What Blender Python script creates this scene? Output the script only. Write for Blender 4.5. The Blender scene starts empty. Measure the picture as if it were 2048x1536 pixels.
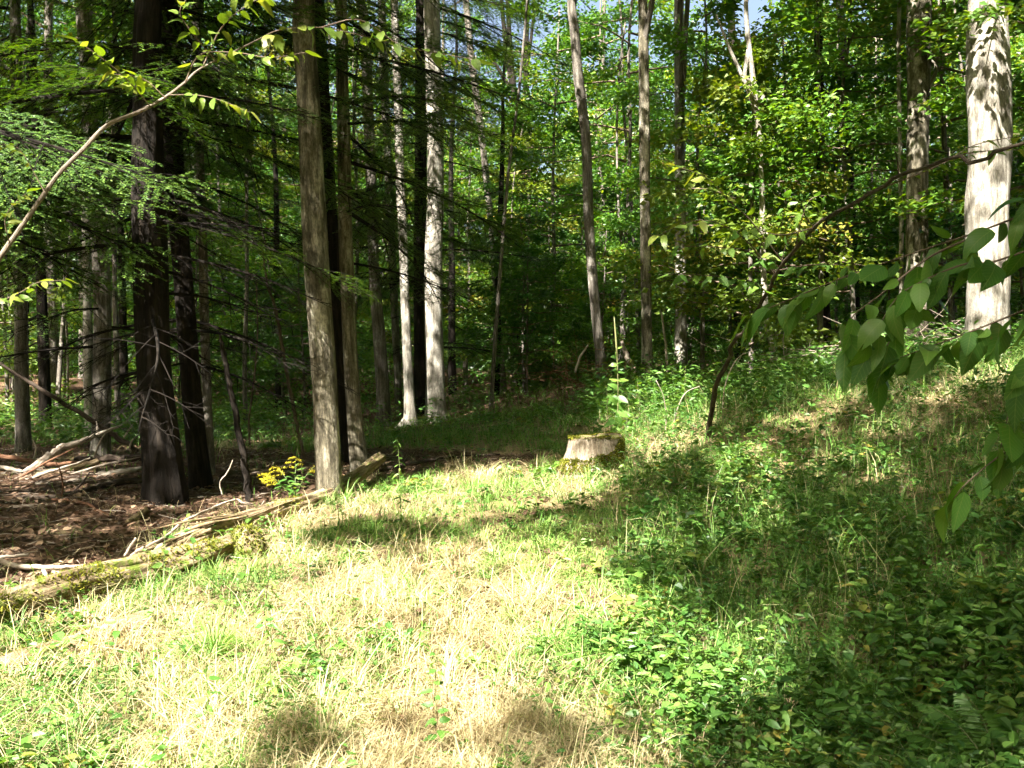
import bpy, math, random
import numpy as np
from mathutils import Matrix, Vector

rng = np.random.default_rng(7)
random.seed(7)
SC = bpy.context.scene
COL = SC.collection
R = math.radians

# ------------------------------------------------------------------ camera, sky, sun, exposure
F = 1926.0                                    # focal length in photo pixels (photo 2048 wide)
CAM = np.array([0.0, 0.0, 1.6])
PITCH = -math.atan((768 - 730) / F)
cam_data = bpy.data.cameras.new('camera')
cam_data.sensor_width = 36.0
cam_data.lens = 36.0 * F / 2048.0
cam_data.clip_start = 0.05
cam_data.clip_end = 600
cam = bpy.data.objects.new('camera', cam_data)
COL.objects.link(cam)
cam.location = CAM
cam.rotation_euler = (math.pi / 2 + PITCH, 0, 0)
SC.camera = cam

SUN_EL, SUN_AZ = R(48), R(30)                 # behind the camera, a little to its left
S = np.array([-math.sin(SUN_AZ) * math.cos(SUN_EL), -math.cos(SUN_AZ) * math.cos(SUN_EL), math.sin(SUN_EL)])
world = bpy.data.worlds.new('World')
SC.world = world
world.use_nodes = True
wn = world.node_tree.nodes
wl = world.node_tree.links
bg = wn['Background']
sky = wn.new('ShaderNodeTexSky')
sky.sky_type = 'NISHITA'
sky.sun_disc = False
sky.sun_elevation = SUN_EL
sky.sun_rotation = math.atan2(S[0], S[1])
sky.air_density = 1.0
sky.dust_density = 9.0
sky.ozone_density = 0.5
wl.new(sky.outputs[0], bg.inputs[0])
bg.inputs[1].default_value = 0.06
sun_data = bpy.data.lights.new('sun', 'SUN')
sun_data.energy = 5.0
sun_data.angle = R(0.53)
sun_data.color = (1.0, 0.95, 0.86)
sun = bpy.data.objects.new('sun', sun_data)
COL.objects.link(sun)
sun.rotation_euler = Vector(S).to_track_quat('Z', 'Y').to_euler()
sun.location = (-10, -18, 25)
vs = SC.view_settings
vs.view_transform = 'Standard'
vs.look = 'None'
vs.exposure = 2.88
vs.gamma = 1.0
vs.use_curve_mapping = False
cy = SC.cycles
cy.max_bounces = 4
cy.diffuse_bounces = 3
cy.glossy_bounces = 2
cy.transmission_bounces = 4
cy.transparent_max_bounces = 4
cy.sample_clamp_indirect = 4.0
cy.use_denoising = True
cy.use_adaptive_sampling = True
cy.adaptive_threshold = 0.03
cy.adaptive_min_samples = 24
cy.caustics_reflective = False
cy.caustics_refractive = False

# ------------------------------------------------------------------ photo pixel <-> place
FWD = np.array([0, math.cos(PITCH), math.sin(PITCH)])
UPV = np.array([0, -math.sin(PITCH), math.cos(PITCH)])


def at(px, py, D):
    px = np.asarray(px, float); py = np.asarray(py, float); D = np.asarray(D, float)
    d = FWD + np.multiply.outer((px - 1024) / F, [1.0, 0, 0]) + np.multiply.outer((768 - py) / F, UPV)
    return CAM + d * (D / d[..., 1])[..., None]


def project(P):
    v = np.asarray(P) - CAM
    dep = np.maximum(v @ FWD, 1e-3)
    return 1024 + v[..., 0] / dep * F, 768 - (v @ UPV) / dep * F, v @ FWD


# ------------------------------------------------------------------ noise and terrain
_tab = rng.random((256, 256))


def vnoise(x, y, k=0):
    x = np.asarray(x, float) + 37.3 * k; y = np.asarray(y, float) + 11.7 * k
    xi = np.floor(x).astype(int); yi = np.floor(y).astype(int)
    fx = x - xi; fy = y - yi
    fx = fx * fx * (3 - 2 * fx); fy = fy * fy * (3 - 2 * fy)
    a = _tab[xi & 255, yi & 255]; b = _tab[(xi + 1) & 255, yi & 255]
    c = _tab[xi & 255, (yi + 1) & 255]; d = _tab[(xi + 1) & 255, (yi + 1) & 255]
    return (a * (1 - fx) + b * fx) * (1 - fy) + (c * (1 - fx) + d * fx) * fy


def fbm(x, y, k=0, o=4):
    s = 0; a = 0.5
    for i in range(o):
        s = s + a * vnoise(np.asarray(x) * 2 ** i, np.asarray(y) * 2 ** i, k + i)
        a *= 0.5
    return s


CTRL = [(1024, 1536, 3.8), (0, 1536, 3.6), (2048, 1536, 3.9), (300, 1300, 5), (0, 1290, 5.1), (100, 1190, 6.1), (400, 1125, 7),
        (660, 1005, 9.5), (330, 1005, 9.3), (0, 1100, 7.2), (150, 1030, 8.6), (20, 930, 12.5), (200, 920, 13), (420, 900, 14),
        (600, 870, 16), (765, 842, 19), (818, 855, 17.5), (869, 845, 18), (1005, 785, 26), (1190, 937, 10.5), (950, 985, 9),
        (1100, 1060, 7.3), (1250, 1200, 5.7), (1415, 868, 10.5), (1296, 775, 17), (1203, 768, 18), (1363, 748, 20),
        (1553, 755, 17), (1655, 728, 19), (1830, 725, 16), (1965, 722, 13), (1700, 900, 8.5), (1900, 850, 8.5),
        (1700, 1100, 6), (2000, 1100, 5.7), (2048, 1300, 4.6), (1500, 1000, 8), (700, 1250, 5.3), (720, 950, 11), (900, 900, 12.5)]
_c = np.array(CTRL, float)
_cp = at(_c[:, 0], _c[:, 1], _c[:, 2])
_extra = np.array([(-25, 40, 0.9), (0, 42, 1.3), (25, 40, 2.5), (-30, 15, 0.2), (30, 15, 2.6), (-25, -15, -0.4), (0, -12, -0.1),
                   (25, -15, 0.8), (-45, 70, 1.2), (0, 75, 1.6), (45, 70, 3.0), (-8, 0, -0.1), (9, 0, 0.6), (-14, 26, .5), (14, 26, 2.0)])
_cp = np.vstack([_cp, _extra])


def _phi(r2):
    return np.where(r2 > 1e-12, 0.5 * r2 * np.log(np.maximum(r2, 1e-12)), 0)


_n = len(_cp)
_K = _phi(((_cp[:, None, :2] - _cp[None, :, :2]) ** 2).sum(-1)) + np.eye(_n) * 0.15
_Pm = np.hstack([np.ones((_n, 1)), _cp[:, :2]])
_A = np.zeros((_n + 3, _n + 3)); _A[:_n, :_n] = _K; _A[:_n, _n:] = _Pm; _A[_n:, :_n] = _Pm.T
_w = np.linalg.solve(_A, np.concatenate([_cp[:, 2], np.zeros(3)]))


def H(x, y):
    x = np.asarray(x, float); y = np.asarray(y, float)
    sh = np.broadcast(x, y).shape
    xf = np.broadcast_to(x, sh).ravel(); yf = np.broadcast_to(y, sh).ravel()
    xc = np.clip(xf, -45, 45); yc = np.clip(yf, -18, 75)
    out = np.empty(xf.shape)
    for i in range(0, len(xf), 20000):
        q = np.stack([xc[i:i + 20000], yc[i:i + 20000]], 1)
        r2 = ((q[:, None, :] - _cp[None, :, :2]) ** 2).sum(-1)
        out[i:i + 20000] = _phi(r2) @ _w[:_n] + _w[_n] + q @ _w[_n + 1:]
    out += 0.11 * (fbm(xf * 0.9, yf * 0.9, 3, 4) - 0.47) + 0.075 * (fbm(xf * 2.3, yf * 2.3, 17, 3) - .44) + 0.025 * (vnoise(xf * 5, yf * 5, 9) - .5)
    return out.reshape(sh)


def gp(px, py):
    """where the ray through a photo pixel meets the ground"""
    px = np.atleast_1d(np.asarray(px, float)); py = np.atleast_1d(np.asarray(py, float))
    lo = np.full(px.shape, 2.0); hi = np.full(px.shape, 40.0); found = np.zeros(px.shape, bool)
    prev = lo.copy()
    for D in np.linspace(2.2, 40, 90):
        P = at(px, py, np.full(px.shape, D))
        below = (P[:, 2] < H(P[:, 0], P[:, 1])) & ~found
        lo[below] = prev[below]; hi[below] = D; found |= below
        prev[:] = D
    for _ in range(14):
        m = (lo + hi) / 2
        P = at(px, py, m)
        b = P[:, 2] < H(P[:, 0], P[:, 1])
        hi = np.where(b, m, hi); lo = np.where(b, lo, m)
    P = at(px, py, hi)
    P[:, 2] = np.where(found, H(P[:, 0], P[:, 1]), P[:, 2])
    return P


def inpoly(px, py, poly):
    px = np.asarray(px); py = np.asarray(py)
    ins = np.zeros(px.shape, bool)
    n = len(poly)
    for i in range(n):
        x0, y0 = poly[i]; x1, y1 = poly[(i + 1) % n]
        c = ((y0 > py) != (y1 > py))
        if y1 != y0:
            ins ^= c & (px < (x1 - x0) * (py - y0) / (y1 - y0) + x0)
    return ins


# ------------------------------------------------------------------ mesh building
def nrm(v):
    v = np.asarray(v, float)
    return v / np.maximum(np.linalg.norm(v, axis=-1, keepdims=True), 1e-9)


class MB:
    def __init__(self):
        self.v = []; self.f = []; self.mi = []; self.tint = []; self.bk = []; self.n = 0

    def add(self, V, faces, tint=0.5, bk=None, mi=0):
        V = np.asarray(V, float).reshape(-1, 3)
        self.v.append(V)
        self.tint.append(np.broadcast_to(np.asarray(tint, float), (len(V),)).copy())
        self.bk.append(V if bk is None else np.asarray(bk, float).reshape(-1, 3))
        for f in (faces if isinstance(faces, list) else [faces]):
            f = np.asarray(f, np.int64)
            self.f.append(f + self.n); self.mi.append(np.full(len(f), mi))
        self.n += len(V)
        return self

    def mesh(self, name, mats, smooth=True):
        me = bpy.data.meshes.new(name)
        V = np.concatenate(self.v)
        me.vertices.add(len(V)); me.vertices.foreach_set('co', V.ravel().astype(np.float32))
        loops = np.concatenate([f.ravel() for f in self.f])
        sizes = np.concatenate([np.full(len(f), f.shape[1]) for f in self.f])
        starts = np.concatenate([[0], np.cumsum(sizes)[:-1]])
        me.loops.add(len(loops)); me.loops.foreach_set('vertex_index', loops.astype(np.int32))
        me.polygons.add(len(sizes)); me.polygons.foreach_set('loop_start', starts.astype(np.int32))
        me.polygons.foreach_set('material_index', np.concatenate(self.mi).astype(np.int32))
        if not isinstance(mats, (list, tuple)):
            mats = [mats]
        for m in mats:
            me.materials.append(m)
        me.polygons.foreach_set('use_smooth', np.full(len(sizes), bool(smooth)))
        a = me.attributes.new('tint', 'FLOAT', 'POINT'); a.data.foreach_set('value', np.concatenate(self.tint).astype(np.float32))
        b = me.attributes.new('bk', 'FLOAT_VECTOR', 'POINT'); b.data.foreach_set('vector', np.concatenate(self.bk).ravel().astype(np.float32))
        me.update(calc_edges=True)
        return me

    def build(self, name, mats, parent=None, smooth=True):
        return link(name, self.mesh(name, mats, smooth), parent)


def link(name, data, parent=None):
    o = bpy.data.objects.new(name, data)
    COL.objects.link(o)
    if parent is not None:
        o.parent = parent
    return o


def tag(o, label=None, cat=None, group=None, kind=None):
    if label: o['label'] = label
    if cat: o['category'] = cat
    if group: o['group'] = group
    if kind: o['kind'] = kind
    return o


def thing(name, loc, label, cat, group=None):
    o = bpy.data.objects.new(name, None)
    COL.objects.link(o)
    o.location = loc
    o.empty_display_size = 0.2
    return tag(o, label, cat, group)


def catmull(pts, per=6):
    p = np.asarray(pts, float)
    if len(p) < 3:
        t = np.linspace(0, 1, per + 1)[:, None]
        return p[0] * (1 - t) + p[-1] * t
    q = np.vstack([2 * p[0] - p[1], p, 2 * p[-1] - p[-2]])
    out = []
    for i in range(1, len(q) - 2):
        t = np.linspace(0, 1, per, endpoint=False)[:, None]
        a, b, c, d = q[i - 1], q[i], q[i + 1], q[i + 2]
        out.append(0.5 * (2 * b + (c - a) * t + (2 * a - 5 * b + 4 * c - d) * t ** 2 + (3 * b - a - 3 * c + d) * t ** 3))
    out.append(q[-2][None])
    return np.vstack(out)


def tube(mb, pts, rad, sides=8, lump=0.0, mi=0, cap=True, tint=None, flare=None, ridge=0.0, seed=0):
    """a tapered tube along pts; lump and ridge make the surface uneven"""
    pts = np.asarray(pts, float); n = len(pts)
    rad = np.broadcast_to(np.asarray(rad, float), (n,)).copy()
    T = nrm(np.gradient(pts, axis=0))
    ref = np.array([1.0, 0, 0]) if abs(T[0][0]) < 0.8 else np.array([0, 1.0, 0])
    A = nrm(ref[None] - (T @ ref)[:, None] * T)
    B = np.cross(T, A)
    th = np.linspace(0, 2 * np.pi, sides, endpoint=False)
    s = np.concatenate([[0], np.cumsum(np.linalg.norm(np.diff(pts, axis=0), axis=1))])
    rr = np.ones((n, sides))
    if lump:
        rr += lump * 2 * (fbm((np.cos(th)[None] * 1.3 + seed * 3.1) + 0 * s[:, None], np.sin(th)[None] * 1.3 + s[:, None] * 1.7, seed, 3) - 0.44)
    if ridge:
        rr += ridge * 2 * (vnoise(th[None] * sides / 6.283 * 0.7 + 0.35 * np.sin(s[:, None] * 2.2), s[:, None] * 0.9, seed + 5) - 0.5)
    if flare is not None:
        nb, amt, ln = flare
        ph = seed * 1.7
        rr += (amt * np.exp(-s / ln))[:, None] * (0.75 + 0.55 * np.cos(nb * th + ph)[None] + 0.25 * np.cos((nb + 2) * th - ph)[None])
    q = rad[:, None] * rr
    V = pts[:, None] + q[..., None] * (np.cos(th)[None, :, None] * A[:, None] + np.sin(th)[None, :, None] * B[:, None])
    i = np.arange(n - 1)[:, None] * sides; j = np.arange(sides)[None]; j2 = (j + 1) % sides
    quads = np.stack([i + j, i + j2, i + sides + j2, i + sides + j], -1).reshape(-1, 4)
    r0 = max(rad.max(), 0.02)
    bk = np.stack([np.broadcast_to(np.cos(th) * r0 + seed, (n, sides)), np.broadcast_to(np.sin(th) * r0, (n, sides)), np.broadcast_to(s[:, None], (n, sides))], -1)
    V = V.reshape(-1, 3); bk = bk.reshape(-1, 3)
    faces = [quads]
    if cap:
        V = np.vstack([V, pts[0], pts[-1]]); bk = np.vstack([bk, [seed, 0, 0], [seed, 0, s[-1]]])
        c0 = n * sides; c1 = c0 + 1
        jj = np.arange(sides); jn = (jj + 1) % sides
        faces.append(np.stack([jn, jj, np.full(sides, c0)], -1))
        faces.append(np.stack([(n - 1) * sides + jj, (n - 1) * sides + jn, np.full(sides, c1)], -1))
    mb.add(V, faces, 0.5 if tint is None else tint, bk, mi)
    return mb


def leaves2(mb, P, T, N, L, W, tint, mi=0, fold=0.22):
    """folded diamond leaves, two triangles each"""
    n = len(P); T = nrm(T); B = nrm(np.cross(T, N)); N = np.cross(B, T)
    L = np.broadcast_to(L, (n,))[:, None]; W = np.broadcast_to(W, (n,))[:, None]
    mid = P + T * L * 0.42
    V = np.stack([P, mid + B * W / 2 + N * W * fold, P + T * L, mid - B * W / 2 + N * W * fold], 1)
    k = np.arange(n)[:, None] * 4
    f = np.concatenate([k + [0, 1, 2], k + [0, 2, 3]])
    mb.add(V.reshape(-1, 3), f, np.repeat(np.broadcast_to(tint, (n,)), 4), None, mi)


def leaves6(mb, P, T, N, L, W, tint, mi=0, fold=0.18, droop=0.12):
    """ovate leaves of two folded halves, four triangles each"""
    n = len(P); T = nrm(T); B = nrm(np.cross(T, N)); N = np.cross(B, T)
    L = np.broadcast_to(L, (n,))[:, None]; W = np.broadcast_to(W, (n,))[:, None]
    m1 = P + T * L * 0.28; m2 = P + T * L * 0.66 - N * L * droop * 0.4
    V = np.stack([P, m1 + B * W * .46 + N * W * fold, m2 + B * W * .42 + N * W * fold, P + T * L - N * L * droop,
                  m2 - B * W * .42 + N * W * fold, m1 - B * W * .46 + N * W * fold], 1)
    k = np.arange(n)[:, None] * 6
    f = np.concatenate([k + [0, 1, 2, 3], k + [0, 3, 4, 5]])
    mb.add(V.reshape(-1, 3), f, np.repeat(np.broadcast_to(tint, (n,)), 6), None, mi)


def blades(mb, P, D, L, W, lean, tint, mi=0, up=None):
    """grass blades: three-segment tapering strips that bend towards D"""
    n = len(P); D = nrm(D)
    L = np.broadcast_to(L, (n,))[:, None]; W = np.broadcast_to(W, (n,))[:, None]; lean = np.broadcast_to(lean, (n,))[:, None]
    up = np.array([0, 0, 1.0]) if up is None else up
    side = nrm(np.cross(D, [0, 0, 1.0]) + rng.normal(0, .25, (n, 3)))
    def pos(t):
        ang = lean * t
        return P + L * t * (np.cos(ang * 0.9) * up + np.sin(ang) * D)
    rows = []
    for t, w in ((0, .8), (.38, 1.0), (.74, .7)):
        c = pos(t)
        rows += [c - side * W * w / 2, c + side * W * w / 2]
    rows.append(pos(1.0))
    V = np.stack(rows, 1)
    k = np.arange(n)[:, None] * 7
    q = np.concatenate([k + [0, 1, 3, 2], k + [2, 3, 5, 4]])
    t = k + [4, 5, 6]
    mb.add(V.reshape(-1, 3), [q, t], np.repeat(np.broadcast_to(tint, (n,)), 7), None, mi)


# ------------------------------------------------------------------ materials
def new_mat(name):
    m = bpy.data.materials.new(name)
    m.use_nodes = True
    nt = m.node_tree
    p = nt.nodes['Principled BSDF']
    return m, nt, p


def nd(nt, typ, **kw):
    n = nt.nodes.new(typ)
    for k, v in kw.items():
        setattr(n, k, v)
    return n


def ramp(nt, stops, fac, interp='LINEAR'):
    r = nd(nt, 'ShaderNodeValToRGB')
    r.color_ramp.interpolation = interp
    e = r.color_ramp.elements
    while len(e) < len(stops):
        e.new(0.5)
    for i, (p, c) in enumerate(stops):
        e[i].position = p; e[i].color = (*c, 1)
    nt.links.new(fac, r.inputs[0])
    return r.outputs[0]


def noise_tex(nt, vec, scale, detail=4, rough=0.6, scl=None):
    if scl:
        mp = nd(nt, 'ShaderNodeMapping'); mp.inputs['Scale'].default_value = scl
        nt.links.new(vec, mp.inputs[0]); vec = mp.outputs[0]
    t = nd(nt, 'ShaderNodeTexNoise')
    t.inputs['Scale'].default_value = scale; t.inputs['Detail'].default_value = detail; t.inputs['Roughness'].default_value = rough
    nt.links.new(vec, t.inputs['Vector'])
    return t.outputs[0]


def mixc(nt, fac, a, b):
    m = nd(nt, 'ShaderNodeMix', data_type='RGBA')
    if isinstance(fac, (int, float)):
        m.inputs[0].default_value = fac
    else:
        nt.links.new(fac, m.inputs[0])
    for k, c in ((6, a), (7, b)):
        if isinstance(c, tuple):
            m.inputs[k].default_value = (*c, 1)
        else:
            nt.links.new(c, m.inputs[k])
    return m.outputs[2]


def leaf_mat(name, stops, rough=0.45, trans=0.35, spec=0.4, tboost=1.25, veins=False):
    m, nt, p = new_mat(name)
    a = nd(nt, 'ShaderNodeAttribute', attribute_name='tint')
    oi = nd(nt, 'ShaderNodeObjectInfo')
    ad = nd(nt, 'ShaderNodeMath', operation='MULTIPLY_ADD')
    nt.links.new(oi.outputs['Random'], ad.inputs[0]); ad.inputs[1].default_value = 0.16
    nt.links.new(a.outputs['Fac'], ad.inputs[2])
    sb = nd(nt, 'ShaderNodeMath', operation='SUBTRACT'); nt.links.new(ad.outputs[0], sb.inputs[0]); sb.inputs[1].default_value = 0.08
    c = ramp(nt, stops, sb.outputs[0])
    if veins:                                     # paler midrib and side veins, brown specks; bk holds the leaf's own length and width
        b_ = nd(nt, 'ShaderNodeAttribute', attribute_name='bk')
        sx = nd(nt, 'ShaderNodeSeparateXYZ'); nt.links.new(b_.outputs['Vector'], sx.inputs[0])
        ab = nd(nt, 'ShaderNodeMath', operation='ABSOLUTE'); nt.links.new(sx.outputs[1], ab.inputs[0])
        ph = nd(nt, 'ShaderNodeMath', operation='MULTIPLY_ADD'); nt.links.new(ab.outputs[0], ph.inputs[0]); ph.inputs[1].default_value = -1.1; nt.links.new(sx.outputs[0], ph.inputs[2])
        fq = nd(nt, 'ShaderNodeMath', operation='MULTIPLY'); nt.links.new(ph.outputs[0], fq.inputs[0]); fq.inputs[1].default_value = 58
        sn = nd(nt, 'ShaderNodeMath', operation='SINE'); nt.links.new(fq.outputs[0], sn.inputs[0])
        v1 = ramp(nt, [(.80, (0, 0, 0)), (.99, (.45, .45, .45))], sn.outputs[0])
        v2 = ramp(nt, [(.004, (.7, .7, .7)), (.014, (0, 0, 0))], ab.outputs[0])
        lc = mixc(nt, .5, c, (.20, .26, .07))
        c = mixc(nt, v1, c, lc); c = mixc(nt, v2, c, lc)
        of = nd(nt, 'ShaderNodeVectorMath', operation='ADD'); nt.links.new(b_.outputs['Vector'], of.inputs[0])
        cb_ = nd(nt, 'ShaderNodeCombineXYZ'); m7 = nd(nt, 'ShaderNodeMath', operation='MULTIPLY'); nt.links.new(oi.outputs['Random'], m7.inputs[0]); m7.inputs[1].default_value = 40
        nt.links.new(m7.outputs[0], cb_.inputs[2]); nt.links.new(cb_.outputs[0], of.inputs[1])
        sp_ = ramp(nt, [(.66, (0, 0, 0)), (.72, (.8, .8, .8))], noise_tex(nt, of.outputs[0], 7, 4, .7))
        c = mixc(nt, sp_, c, (.16, .10, .035))
    nt.links.new(c, p.inputs['Base Color'])
    p.inputs['Roughness'].default_value = rough
    p.inputs['Specular IOR Level'].default_value = spec
    tr = nd(nt, 'ShaderNodeBsdfTranslucent')
    hs = nd(nt, 'ShaderNodeHueSaturation'); hs.inputs['Value'].default_value = tboost; hs.inputs['Saturation'].default_value = 1.15; hs.inputs['Hue'].default_value = 0.485
    nt.links.new(c, hs.inputs['Color']); nt.links.new(hs.outputs[0], tr.inputs[0])
    mx = nd(nt, 'ShaderNodeMixShader'); mx.inputs[0].default_value = trans
    nt.links.new(p.outputs[0], mx.inputs[1]); nt.links.new(tr.outputs[0], mx.inputs[2])
    nt.links.new(mx.outputs[0], nt.nodes['Material Output'].inputs[0])
    return m


def bark_mat(name, dark, mid, pale, lichen=None, furrow=14, bump=0.5, lich_amt=0.55, moss=0.0, blotch=0.0):
    m, nt, p = new_mat(name)
    a = nd(nt, 'ShaderNodeAttribute', attribute_name='bk')
    v = a.outputs['Vector']
    n1 = noise_tex(nt, v, furrow, 6, 0.7, (1, 1, 0.16))
    n2 = noise_tex(nt, v, 5, 4, 0.6, (1, 1, 0.5))
    n3 = noise_tex(nt, v, 60, 3, 0.7, (1, 1, 0.5))
    c = ramp(nt, [(0.32, dark), (0.5, mid), (0.66, pale)], n1)
    if lichen:
        f = ramp(nt, [(lich_amt, (0, 0, 0)), (lich_amt + .1, (1, 1, 1))], n2)
        c = mixc(nt, f, c, lichen)
        f3 = ramp(nt, [(0.45, (0, 0, 0)), (0.62, (1, 1, 1))], n3)
        c = mixc(nt, f3, c, mixc(nt, 0.5, c, dark))
    if blotch:
        f4 = ramp(nt, [(blotch, (0, 0, 0)), (blotch + .09, (.8, .8, .8))], noise_tex(nt, v, 4.5, 5, .65, (1, 1, .45)))
        c = mixc(nt, f4, c, dark)
    if moss:
        f2 = ramp(nt, [(0.62 - moss, (0, 0, 0)), (0.72 - moss, (1, 1, 1))], noise_tex(nt, v, 9, 5, .7))
        c = mixc(nt, f2, c, (0.10, 0.13, 0.02))
    nt.links.new(c, p.inputs['Base Color'])
    p.inputs['Roughness'].default_value = 0.9
    p.inputs['Specular IOR Level'].default_value = 0.15
    ad = nd(nt, 'ShaderNodeMath', operation='ADD'); nt.links.new(n1, ad.inputs[0])
    ml = nd(nt, 'ShaderNodeMath', operation='MULTIPLY'); ml.inputs[1].default_value = 0.35
    nt.links.new(n3, ml.inputs[0]); nt.links.new(ml.outputs[0], ad.inputs[1])
    b = nd(nt, 'ShaderNodeBump'); b.inputs['Strength'].default_value = bump; b.inputs['Distance'].default_value = 0.03
    nt.links.new(ad.outputs[0], b.inputs['Height']); nt.links.new(b.outputs[0], p.inputs['Normal'])
    return m


M = {}
M['leaf_green'] = leaf_mat('leaf_green', [(0, (.026, .078, .014)), (.45, (.055, .14, .020)), (.8, (.10, .19, .024)), (1, (.19, .21, .03))], rough=.38, trans=.40, tboost=1.45)
M['leaf_light'] = leaf_mat('leaf_light', [(0, (.05, .13, .022)), (.5, (.092, .205, .032)), (.8, (.15, .24, .034)), (1, (.25, .24, .05))], rough=.38, trans=.42, tboost=1.5)
M['leaf_yellow'] = leaf_mat('leaf_yellow', [(0, (.075, .135, .02)), (.5, (.125, .185, .026)), (.85, (.19, .21, .036)), (1, (.27, .18, .05))], trans=.42, tboost=1.35)
M['leaf_dark'] = leaf_mat('leaf_dark', [(0, (.035, .10, .016)), (.5, (.06, .15, .022)), (1, (.11, .20, .03))], rough=.42, trans=.42, tboost=1.7, veins=True)
M['near_light'] = leaf_mat('near_light', [(0, (.05, .13, .022)), (.5, (.092, .195, .032)), (1, (.15, .23, .034))], rough=.42, trans=.42, tboost=1.6, veins=True)
M['near_yellow'] = leaf_mat('near_yellow', [(0, (.075, .14, .02)), (.5, (.125, .19, .026)), (.85, (.19, .21, .036)), (1, (.25, .2, .05))], trans=.42, tboost=1.4, veins=True)
M['needle'] = leaf_mat('needle', [(0, (.018, .046, .010)), (.5, (.045, .10, .016)), (1, (.11, .18, .022))], rough=.5, trans=.3)
M['grass'] = leaf_mat('grass', [(0, (.22, .16, .08)), (.2, (.45, .365, .20)), (.4, (.56, .50, .29)), (.52, (.36, .40, .13)), (.62, (.20, .33, .07)), (.82, (.10, .22, .035)), (1, (.05, .13, .02))], rough=.55, trans=.3, tboost=1.1)
M['herb'] = leaf_mat('herb', [(0, (.04, .11, .02)), (.4, (.08, .18, .03)), (.75, (.14, .24, .045)), (.92, (.24, .28, .06)), (1, (.34, .28, .06))], trans=.35)
M['litter'] = leaf_mat('litter', [(0, (.05, .030, .019)), (.35, (.11, .066, .040)), (.65, (.18, .115, .070)), (.85, (.28, .20, .125)), (1, (.40, .31, .2))], rough=.7, trans=.1, spec=.25)
M['moss'] = leaf_mat('moss', [(0, (.06, .075, .01)), (.5, (.13, .14, .018)), (1, (.24, .23, .03))], rough=.8, trans=.2, spec=.1)
M['flower'] = leaf_mat('flower', [(0, (.58, .50, .03)), (1, (.74, .66, .06))], trans=.3, spec=.2)
M['stem'] = leaf_mat('stem', [(0, (.07, .12, .03)), (.5, (.12, .16, .05)), (1, (.22, .16, .09))], trans=.05)
M['bark_grey'] = bark_mat('bark_grey', (.04, .034, .027), (.13, .115, .095), (.25, .225, .19), (.32, .30, .26), furrow=16, bump=.7, lich_amt=.58)
M['bark_mottled'] = bark_mat('bark_mottled', (.028, .024, .016), (.12, .105, .072), (.31, .275, .205), (.39, .36, .28), furrow=15, bump=.9, lich_amt=.53, blotch=.53)
M['bark_brown'] = bark_mat('bark_brown', (.005, .004, .003), (.013, .0102, .008), (.032, .025, .019), None, furrow=18, bump=.9)
M['bark_pale'] = bark_mat('bark_pale', (.075, .064, .05), (.27, .245, .20), (.42, .39, .335), (.46, .435, .38), furrow=15, bump=1.0, lich_amt=.54)
M['bark_twig'] = bark_mat('bark_twig', (.05, .036, .026), (.13, .095, .07), (.24, .19, .14), None, furrow=30, bump=.4)
M['bark_sapling'] = bark_mat('bark_sapling', (.02, .015, .01), (.055, .042, .03), (.13, .10, .075), (.2, .18, .14), furrow=30, bump=.5, lich_amt=.58)
M['bark_branch'] = bark_mat('bark_branch', (.08, .062, .045), (.19, .155, .12), (.32, .275, .22), (.36, .33, .28), furrow=30, bump=.5, lich_amt=.58)
M['stump'] = bark_mat('stump', (.05, .036, .022), (.28, .225, .165), (.48, .42, .34), (.50, .46, .40), furrow=20, bump=1.0, lich_amt=.6, moss=.02)
M['wood_dead'] = bark_mat('wood_dead', (.16, .12, .085), (.34, .28, .22), (.52, .46, .39), None, furrow=22, bump=.6)
M['wood_dark'] = bark_mat('wood_dark', (.018, .013, .01), (.05, .036, .027), (.11, .085, .065), None, furrow=22, bump=.6)
M['wood_red'] = bark_mat('wood_red', (.06, .028, .016), (.17, .085, .05), (.28, .16, .10), None, furrow=22, bump=.6)
M['wood_rotten'] = bark_mat('wood_rotten', (.07, .045, .022), (.26, .19, .11), (.42, .34, .22), None, furrow=20, bump=1.0, moss=.08)
M['wood_mossy'] = bark_mat('wood_mossy', (.06, .04, .02), (.22, .165, .095), (.36, .29, .18), None, furrow=18, bump=1.0, moss=.14)

gm, nt, p = new_mat('ground')
tc = nd(nt, 'ShaderNodeTexCoord')
n1 = noise_tex(nt, tc.outputs['Object'], 1.1, 5, .6)
n2 = noise_tex(nt, tc.outputs['Object'], 26, 6, .75)
n3 = noise_tex(nt, tc.outputs['Object'], 90, 3, .7)
ca = ramp(nt, [(.3, (.045, .026, .016)), (.5, (.11, .065, .04)), (.68, (.20, .13, .085))], n2)
cb = ramp(nt, [(.3, (.09, .065, .03)), (.5, (.24, .18, .09)), (.7, (.38, .30, .17))], n2)
at_z = nd(nt, 'ShaderNodeAttribute', attribute_name='tint')
cc = mixc(nt, at_z.outputs['Fac'], cb, ca)
cc = mixc(nt, ramp(nt, [(.52, (0, 0, 0)), (.66, (.5, .5, .5))], n1), cc, (.05, .07, .02))
nt.links.new(cc, p.inputs['Base Color']); p.inputs['Roughness'].default_value = .95; p.inputs['Specular IOR Level'].default_value = .1
bp = nd(nt, 'ShaderNodeBump'); bp.inputs['Strength'].default_value = .8; bp.inputs['Distance'].default_value = .04
ad = nd(nt, 'ShaderNodeMath', operation='ADD'); nt.links.new(n2, ad.inputs[0]); nt.links.new(n3, ad.inputs[1])
nt.links.new(ad.outputs[0], bp.inputs['Height']); nt.links.new(bp.outputs[0], p.inputs['Normal'])
M['ground'] = gm

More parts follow.
